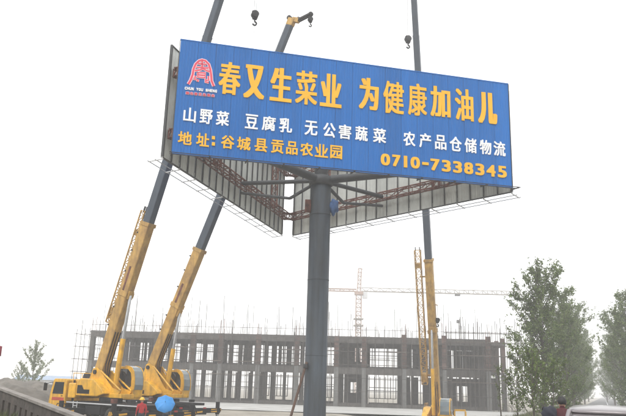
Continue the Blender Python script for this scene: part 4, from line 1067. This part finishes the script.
# ------------------------------------------------------------------ people
SKIN = mat('skin', (.42, .24, .165), .6, var=.08, scale=9); HAIR = mat('black_hair', (.012, .011, .011), .6, var=.3, scale=20)
REDJ = mat('red_jacket_cloth', (.42, .018, .022), .8, var=.2, scale=6, bump=.4, bscale=14); NAVY = mat('dark_trousers', (.03, .035, .05), .85, var=.2, scale=6)
DKRED = mat('maroon_jacket_cloth', (.065, .008, .012), .8, var=.2, scale=6, bump=.4, bscale=14); SHOE = mat('black_shoe', (.02, .02, .02), .6)
GREYJ = mat('grey_jacket_cloth', (.11, .12, .13), .85, var=.2, scale=6); YHAT = mat('yellow_helmet_plastic', (.72, .42, .03), .35, var=.05)
EYEM = mat('eye_dark', (.01, .01, .01), .2)
def person(label, base, yaw, jacket, trousers, J=None, hair=True, group=None):
    P = dict(pelvis=(0, 0, .95), waist=(0, .005, 1.10), chest=(0, 0, 1.32), neck=(0, 0, 1.475), hb=(0, .015, 1.555), ht=(0, .01, 1.665))
    for s, n in ((-1, 'l'), (1, 'r')):
        P.update({n+'sh': (s*.185, -.01, 1.405), n+'el': (s*.245, -.03, 1.13), n+'wr': (s*.25, .07, .895), n+'pa': (s*.245, .10, .825),
                  n+'hip': (s*.095, 0, .885), n+'kn': (s*.11, .025, .49), n+'an': (s*.115, -.02, .085), n+'to': (s*.13, .14, .04)})
    if J: P.update(J)
    Rr = dict(pelvis=(.155, .115), waist=(.145, .105), chest=(.175, .125), neck=(.058, .058), hb=(.078, .088), ht=(.082, .095))
    for n in 'lr': Rr.update({n+'sh': (.075, .075), n+'el': (.052, .052), n+'wr': (.034, .03), n+'pa': (.042, .02), n+'hip': (.10, .10), n+'kn': (.066, .068), n+'an': (.046, .05), n+'to': (.045, .032)})
    E = [('pelvis', 'waist'), ('waist', 'chest'), ('chest', 'neck'), ('neck', 'hb'), ('hb', 'ht')]
    for n in 'lr': E += [('chest', n+'sh'), (n+'sh', n+'el'), (n+'el', n+'wr'), (n+'wr', n+'pa'), ('pelvis', n+'hip'), (n+'hip', n+'kn'), (n+'kn', n+'an'), (n+'an', n+'to')]
    names = list(P); Vv = [Vector(P[k]) for k in names]; Ee = [(names.index(a), names.index(b)) for a, b in E]; rad = [Rr[k] for k in names]; root = [k == 'pelvis' for k in names]
    for n, s in (('l', -1), ('r', 1)):                                   # five fingers, unequal, slightly curled
        wr, pa = Vector(P[n+'wr']), Vector(P[n+'pa']); d = (pa-wr).normalized(); fwd = Vector((0, 1, 0)); fwd = (fwd-d*fwd.dot(d)).normalized(); sd_ = d.cross(fwd)*s
        for k, (o, L) in enumerate(((-.030, .058), (-.010, .072), (.010, .078), (.030, .068), (.040, .050))):
            th = k == 4
            b0 = pa+fwd*o+(d*(-.03) if th else d*.01); d1 = (d+fwd*.9).normalized() if th else d
            i0 = len(Vv)
            Vv += [b0, b0+d1*L*.55, b0+d1*L*.95-sd_*L*.28]; rad += [(.011, .011), (.0095, .0095), (.008, .008)]; Ee += [(i0, i0+1), (i0+1, i0+2)]; root += [True, False, False]
    me = bpy.data.meshes.new('body'); me.from_pydata(Vv, Ee, [])
    o = bpy.data.objects.new('tmp', me); COL.objects.link(o)
    mo = o.modifiers.new('skin', 'SKIN'); mo.use_smooth_shade = True; mo.branch_smoothing = .6
    for i, sv in enumerate(me.skin_vertices[0].data): sv.radius = rad[i]; sv.use_root = root[i]
    sb = o.modifiers.new('sub', 'SUBSURF'); sb.levels = sb.render_levels = 2
    bpy.context.view_layer.update(); dg = bpy.context.evaluated_depsgraph_get()
    m2 = bpy.data.meshes.new_from_object(o.evaluated_get(dg)); bpy.data.objects.remove(o)
    bm = bmesh.new(); bm.from_mesh(m2); bpy.data.meshes.remove(m2)
    hb, ht = Vector(P['hb']), Vector(P['ht']); hc = (hb+ht)/2
    for off, r, sc_ in (((0, .098, -.005), .018, (.8, 1, 1.5)), ((-.09, 0, 0), .022, (.5, 1, 1.5)), ((.09, 0, 0), .022, (.5, 1, 1.5)), ((0, .088, -.045), .018, (1.5, .5, .35))):
        gm = bmesh.ops.create_icosphere(bm, subdivisions=2, radius=r)
        for v in gm['verts']: v.co = Vector((v.co.x*sc_[0], v.co.y*sc_[1], v.co.z*sc_[2]))+hc+Vector(off)
    body = bm_mesh(bm, 'body', [jacket, trousers, SKIN, SHOE], True)
    seg_ = [(Vector(P[a]), Vector(P[b]), b) for a, b in E]
    def cls(c):
        best, bb2 = 9, None
        for a, b, nm in seg_:
            t = max(0, min(1, (c-a).dot(b-a)/(b-a).length_squared)); d = (c-a.lerp(b, t)).length
            if d < best: best, bb2 = d, (nm, t)
        nm, t = bb2
        if nm == 'hb' and t < .55: return 0
        if nm in ('ht', 'hb'): return 2
        if nm[1:] == 'pa' or (nm[1:] == 'wr' and t > .9): return 2
        if nm[1:] in ('kn', 'an') or nm[1:] == 'hip': return 1 if not (nm[1:] == 'an' and t > .88) else 3
        if nm[1:] == 'to': return 3
        if nm == 'waist' and t < .15: return 0
        return 0
    body.polygons.foreach_set('material_index', [cls(p.center) for p in body.polygons])
    rt = thing('person', label, 'person', base, yaw, group)
    Mb = F(base, yaw); b = put(bpy.data.objects.new('body', body), rt, Mb)
    for s in (-1, 1):
        bm = bmesh.new(); bmesh.ops.create_icosphere(bm, subdivisions=1, radius=.011); put(bpy.data.objects.new('eye', bm_mesh(bm, 'eye', EYEM, True)), rt, Mb @ Matrix.Translation(hc+Vector((s*.032, .088, .02))))
    if hair:
        bm = bmesh.new(); bmesh.ops.create_icosphere(bm, subdivisions=3, radius=1)
        bmesh.ops.delete(bm, geom=[v for v in bm.verts if v.co.z < -.72 or (v.co.y > .45 and v.co.z < .35)], context='VERTS')
        for v in bm.verts: v.co = Vector((v.co.x*.100, v.co.y*.112, v.co.z*.115))*(1+.04*math.sin(v.co.x*25+v.co.y*19))
        put(bpy.data.objects.new('hair', bm_mesh(bm, 'hair', HAIR, True)), rt, Mb @ Matrix.Translation(hc+Vector((0, -.012, .035))))
    return rt, Mb, hc

# site worker in red with a yellow helmet
p = at(142.3, 400, 38.0); p.z = gz(p.x, p.y)
wk, Mw, hc = person('site worker in a red jacket and yellow helmet before the cranes', p, .5, REDJ, NAVY, hair=False)
bm = bmesh.new(); bmesh.ops.create_uvsphere(bm, u_segments=20, v_segments=12, radius=1)
bmesh.ops.delete(bm, geom=[v for v in bm.verts if v.co.z < -.02], context='VERTS')
for v in bm.verts: v.co = Vector((v.co.x*.125, v.co.y*.145, v.co.z*.135))
hm_ = put(bpy.data.objects.new('helmet', bm_mesh(bm, 'helmet', YHAT, True)), wk, Mw @ Matrix.Translation(hc+Vector((0, 0, .035))))
put(bpy.data.objects.new('brim', lathe_mesh([(.12, 0), (.162, -.012), (.162, .0), (.12, .012)], YHAT, 24, 'brim')), hm_, Mw @ Matrix.Translation(hc+Vector((0, .02, .035))))
# person under the blue umbrella
UMB = mat('bright_blue_umbrella', (.025, .22, .55), .55, var=.08, scale=3)
p = at(166.5, 400, 37.0); p.z = gz(p.x, p.y); uy = math.radians(200)
um, Mu, hc = person('person hidden behind a bright blue umbrella before the cranes', p, PI+.4, GREYJ, NAVY, J=dict(rel=(.27, .10, 1.15), rwr=(.16, .30, 1.22), rpa=(.13, .36, 1.26)))
hand = Mu @ Vector((.12, .38, 1.27))
uc = at(165, 403.6, 36.35)
apex = uc+Vector((.05, -.24, .16)); ax_ = (apex-hand).normalized()
ax_ = Vector((.16, -.80, .52)).normalized()
ur = thing('umbrella', 'open bright blue umbrella tilted towards the viewer', 'umbrella', hand)
Ma = Matrix((ax_.orthogonal().normalized(), ax_.cross(ax_.orthogonal().normalized()), ax_)).transposed().to_4x4(); Ma.translation = uc
RU = .50
for k in range(8):                                    # eight cloth gores with a dipped hem
    Vv, Fc = [], []; nr, na = 7, 5
    for i in range(nr):
        t = i/(nr-1)
        for j in range(na):
            s = j/(na-1); a = 2*PI*(k+s)/8; sag = 1-.075*t*math.sin(PI*s)
            r_ = RU*math.sin(t*1.25)/math.sin(1.25)*sag; z_ = .20*(math.cos(t*1.35)-.25)*(1) - .02*t*math.sin(PI*s)
            Vv.append((r_*math.cos(a), r_*math.sin(a), z_))
    for i in range(nr-1):
        for j in range(na-1): q_ = i*na+j; Fc.append((q_, q_+1, q_+na+1, q_+na))
    put(bpy.data.objects.new('gore', mesh_from(Vv, Fc, 'gore', UMB, True)), ur, Ma)
    la = Lat(); pts = [Vector((RU*math.sin(t*1.25)/math.sin(1.25)*math.cos(2*PI*k/8)*.99, RU*math.sin(t*1.25)/math.sin(1.25)*math.sin(2*PI*k/8)*.99, .20*(math.cos(t*1.35)-.25)-.008)) for t in np.linspace(0, 1, 6)]
    for a, b in zip(pts[:-1], pts[1:]): la.bar(Ma @ a, Ma @ b, .004)
    la.build('rib', DARKGREY, ur)
tipw = Ma @ Vector((0, 0, .21)); rod('shaft', tipw, hand-ax_*.0, .010, DARKGREY, ur, 8); rod('ferrule', tipw-ax_*.01, tipw+ax_*.06, .008, DARKGREY, ur, 8)

# ------------------------------------------------------------------ motorcyclist
MBODY = mat('dark_motorcycle_paint', (.03, .03, .04), .35, var=.1)
p = at(562, 405, 16.5); p.z = gz(p.x, p.y) if abs((p-RP).dot(RN)) > 3.6 else .912
ryaw = math.atan2(RD.y, RD.x)-PI/2                      # person faces +y -> along the road
J = dict(pelvis=(0, -.10, .80), waist=(0, -.07, .95), chest=(0, .02, 1.14), neck=(0, .06, 1.285), hb=(0, .09, 1.355), ht=(0, .09, 1.465))
for s, n in ((-1, 'l'), (1, 'r')):
    J.update({n+'sh': (s*.185, .03, 1.22), n+'el': (s*.30, .25, 1.02), n+'wr': (s*.30, .47, 1.0), n+'pa': (s*.30, .54, 1.0), n+'hip': (s*.11, -.07, .76), n+'kn': (s*.21, .32, .66), n+'an': (s*.20, .12, .30), n+'to': (s*.21, .26, .26)})
rider, Mr, hc = person('black-haired motorcyclist in a maroon jacket left of the grey car', p, ryaw, DKRED, NAVY, J=J)
mc = thing('motorcycle', 'dark motorcycle ridden left of the grey car', 'motorcycle', p, ryaw)
mq = lambda x, y, z: F(p, ryaw, x, y, z)
MT = lathe_mesh([(.22, -.045), (.28, -.05), (.305, -.02), (.305, .02), (.28, .05), (.22, .045)], RUBBER, 24, 'tyre'); MR = lathe_mesh([(.05, -.03), (.21, -.02), (.225, 0), (.21, .02), (.05, .03)], CHROME, 20, 'rim')
for y_ in (-.62, .66):
    wh = put(bpy.data.objects.new('wheel', MT), mc, mq(0, y_, .305) @ Matrix.Rotation(PI/2, 4, 'Y')); put(bpy.data.objects.new('rim', MR), wh, mq(0, y_, .305) @ Matrix.Rotation(PI/2, 4, 'Y'))
    prism('mudguard', [(-.33, .02), (-.25, .24), (0, .345), (.25, .24), (.33, .02), (.31, .02), (.235, .225), (0, .325), (-.235, .225), (-.31, .02)], .13, mq(0, y_, .305) @ Matrix.Rotation(PI/2, 4, 'Z'), MBODY, mc)
prism('fuel_tank', [(-.02, .62), (.40, .66), (.44, .80), (.32, .88), (.04, .84)], .26, mq(0, 0, 0) @ Matrix.Rotation(PI/2, 4, 'Z'), MBODY, mc, .05)
prism('seat', [(-.72, .66), (.02, .60), (.04, .68), (-.40, .70), (-.74, .76)], .25, mq(0, 0, 0) @ Matrix.Rotation(PI/2, 4, 'Z'), BLACKSTEEL, mc, .03)
prism('engine', [(-.20, .26), (.26, .26), (.32, .56), (-.14, .58)], .30, mq(0, 0, 0) @ Matrix.Rotation(PI/2, 4, 'Z'), DARKGREY, mc, .04)
for s in (-1, 1):
    rod('fork_leg', mq(s*.09, .66, .305).translation, mq(s*.09, .46, .98).translation, .025, CHROME, mc, 8); rod('swing_arm', mq(s*.08, -.62, .305).translation, mq(s*.08, -.05, .40).translation, .025, DARKGREY, mc, 8)
    rod('shock', mq(s*.12, -.58, .34).translation, mq(s*.12, -.42, .68).translation, .028, CHROME, mc, 8)
    rod('handlebar', mq(0, .46, .98).translation, mq(s*.36, .50, 1.0).translation, .016, CHROME, mc, 8)
    rod('mirror_stalk', mq(s*.28, .48, 1.0).translation, mq(s*.40, .47, 1.22).translation, .008, BLACKSTEEL, mc, 6); disc('mirror', .065, .03, mq(s*.41, .46, 1.25) @ Matrix.Rotation(PI/2, 4, 'X'), BLACKSTEEL, mc, 16)
    box('indicator_lamp', (.06, .05, .05), mq(s*.18, -.78, .74), GOLD, mc, .01)
disc('headlamp', .09, .12, mq(0, .56, .88) @ Matrix.Rotation(PI/2, 4, 'X'), HEADL, mc, 18); box('tail_lamp', (.14, .06, .08), mq(0, -.80, .72), TAILL, mc, .02)
rod('exhaust', mq(.16, .1, .30).translation, mq(.17, -.75, .36).translation, .045, CHROME, mc, 12); box('top_case', (.36, .28, .26), mq(0, -.86, .92), BLACKSTEEL, mc, .04)
# dark bag slung on the rider's left
bm = bmesh.new(); bmesh.ops.create_icosphere(bm, subdivisions=3, radius=1)
for v in bm.verts: v.co = Vector((v.co.x*.17, v.co.y*.12, v.co.z*.17))*(1+.1*math.sin(v.co.x*5+v.co.z*6))
put(bpy.data.objects.new('shoulder_bag', bm_mesh(bm, 'bag', mat('dark_bag_cloth', (.02, .022, .035), .8), True)), None, mq(-.27, -.16, 1.17), "dark bag slung on the motorcyclist's shoulder", 'bag')

# ------------------------------------------------------------------ grey car at the right edge
CARGL = mat('car_glass_painted_sky', (.15, .135, .14), .15, var=.05, spec=.8)  # grey of the reflected sky put into the glass base colour
CARP = mat('silver_grey_car_paint', (.20, .18, .185), .32, metal=.2, var=.04, coat=.4)
p = at(607.5, 405, 13.2); p.z = .912
cyaw = math.atan2(RD.y, RD.x)
car = thing('parked_car', 'silver grey car on the road, only its roof in the picture', 'car', p, cyaw)
cq = lambda x, y, z: F(p, cyaw, x, y, z)
def loft(name, secs, m, parent, sub=2, **kw):
    """secs: (x, [(y, z) half outline bottom->top]) mirrored"""
    Vv, Fc = [], []; n = len(secs[0][1]); N_ = 2*n
    for x, half in secs:
        Vv += [(x, y, z) for y, z in half] + [(x, -y, z) for y, z in reversed(half)]
    for i in range(len(secs)-1):
        for k in range(N_): Fc.append((i*N_+k, i*N_+(k+1) % N_, (i+1)*N_+(k+1) % N_, (i+1)*N_+k))
    Fc.append(tuple(range(N_))[::-1]); Fc.append(tuple((len(secs)-1)*N_+k for k in range(N_)))
    bm = bmesh.new(); vv = [bm.verts.new(v) for v in Vv]
    for f in Fc: bm.faces.new([vv[k] for k in f])
    o = put(bpy.data.objects.new(name, bm_mesh(bm, name, m, True)), parent, cq(0, 0, 0), **kw)
    s = o.modifiers.new('sub', 'SUBSURF'); s.levels = s.render_levels = sub
    return o
body = loft('body', [(-2.22, [(.60, .32), (.74, .45), (.76, .70), (.60, .86)]), (-2.10, [(.72, .24), (.84, .45), (.84, .78), (.68, .98)]), (-1.5, [(.76, .22), (.86, .45), (.87, .82), (.72, 1.0)]), (0, [(.77, .22), (.87, .45), (.88, .80), (.78, .97)]),
               (1.0, [(.77, .22), (.86, .45), (.87, .78), (.74, .95)]), (1.9, [(.74, .24), (.84, .45), (.82, .66), (.62, .82)]), (2.2, [(.58, .30), (.70, .45), (.70, .60), (.52, .68)])], CARP, car)
loft('greenhouse', [(-1.75, [(.66, .93), (.66, .96), (.60, .99), (.50, 1.0)]), (-1.15, [(.72, .95), (.66, 1.20), (.60, 1.32), (.45, 1.36)]), (-.55, [(.74, .95), (.67, 1.25), (.60, 1.38), (.45, 1.415)]), (.05, [(.74, .95), (.67, 1.25), (.60, 1.38), (.45, 1.415)]), (.55, [(.73, .95), (.66, 1.20), (.60, 1.31), (.45, 1.34)]), (1.25, [(.68, .90), (.66, .92), (.58, .94), (.45, .95)])], CARGL, car)
loft('roof', [(-1.25, [(.55, 1.27), (.60, 1.30), (.58, 1.33), (.45, 1.365)]), (-.95, [(.60, 1.30), (.645, 1.33), (.60, 1.385), (.45, 1.41)]), (-.3, [(.61, 1.34), (.655, 1.36), (.60, 1.415), (.45, 1.445)]), (.3, [(.60, 1.32), (.645, 1.345), (.60, 1.40), (.45, 1.425)]), (.62, [(.55, 1.26), (.61, 1.29), (.58, 1.33), (.45, 1.355)])], CARP, car)
for s in (-1, 1):
    for nm, x0, z0, x1, z1 in (('pillar', -1.72, .97, -1.1, 1.33), ('pillar', 1.15, .94, .52, 1.32), ('pillar', -.1, .96, -.12, 1.37)):
        rod(nm, cq(x0, s*.70, z0).translation, cq(x1, s*.615, z1).translation, .04, CARP, car, 8)
    for x in (-1.35, 1.40):
        wh = put(bpy.data.objects.new('wheel', lathe_mesh([(.20, -.09), (.29, -.10), (.315, -.06), (.315, .06), (.29, .10), (.20, .09)], RUBBER, 24, 'tyre')), car, cq(x, s*.78, .313) @ Matrix.Rotation(PI/2, 4, 'X'))
        put(bpy.data.objects.new('rim', lathe_mesh([(.04, -.07), (.19, -.085), (.205, 0), (.19, .085), (.04, .07)], CHROME, 20, 'rim')), wh, cq(x, s*.785, .313) @ Matrix.Rotation(PI/2, 4, 'X'))
    box('tail_lamp', (.12, .26, .16), cq(-2.14, s*.62, .76), TAILL, car, .04); box('headlamp', (.2, .28, .12), cq(2.06, s*.54, .62), HEADL, car, .04)
    box('mirror', (.1, .18, .12), cq(.72, s*.93, .98), CARP, car, .04); box('door_handle', (.16, .03, .03), cq(-.45, s*.885, .80), CHROME, car, .01)
box('number_plate', (.02, .44, .13), cq(-2.235, 0, .62), LIGHTSTEEL, car); box('bumper_strip', (.08, 1.3, .08), cq(-2.22, 0, .44), BLACKSTEEL, car, .02)

# ------------------------------------------------------------------ haze: one box of even pale air
hz = bpy.data.materials.new('haze'); hz.use_nodes = True; t = hz.node_tree; t.nodes.clear()
pv = t.nodes.new('ShaderNodeVolumePrincipled'); pv.inputs['Color'].default_value = (1, 1, 1, 1); pv.inputs['Density'].default_value = HAZE_DENSITY; pv.inputs['Anisotropy'].default_value = .0
ou = t.nodes.new('ShaderNodeOutputMaterial'); t.links.new(pv.outputs[0], ou.inputs['Volume'])
bm = bmesh.new(); bmesh.ops.create_cube(bm, size=1)
put(bpy.data.objects.new('haze', bm_mesh(bm, 'haze', hz)), None, Matrix.Translation((0, 0, 23.5)) @ Matrix.Diagonal((6800, 6800, 53, 1)), 'pale grey drizzle haze filling the air', 'haze', kind='stuff')
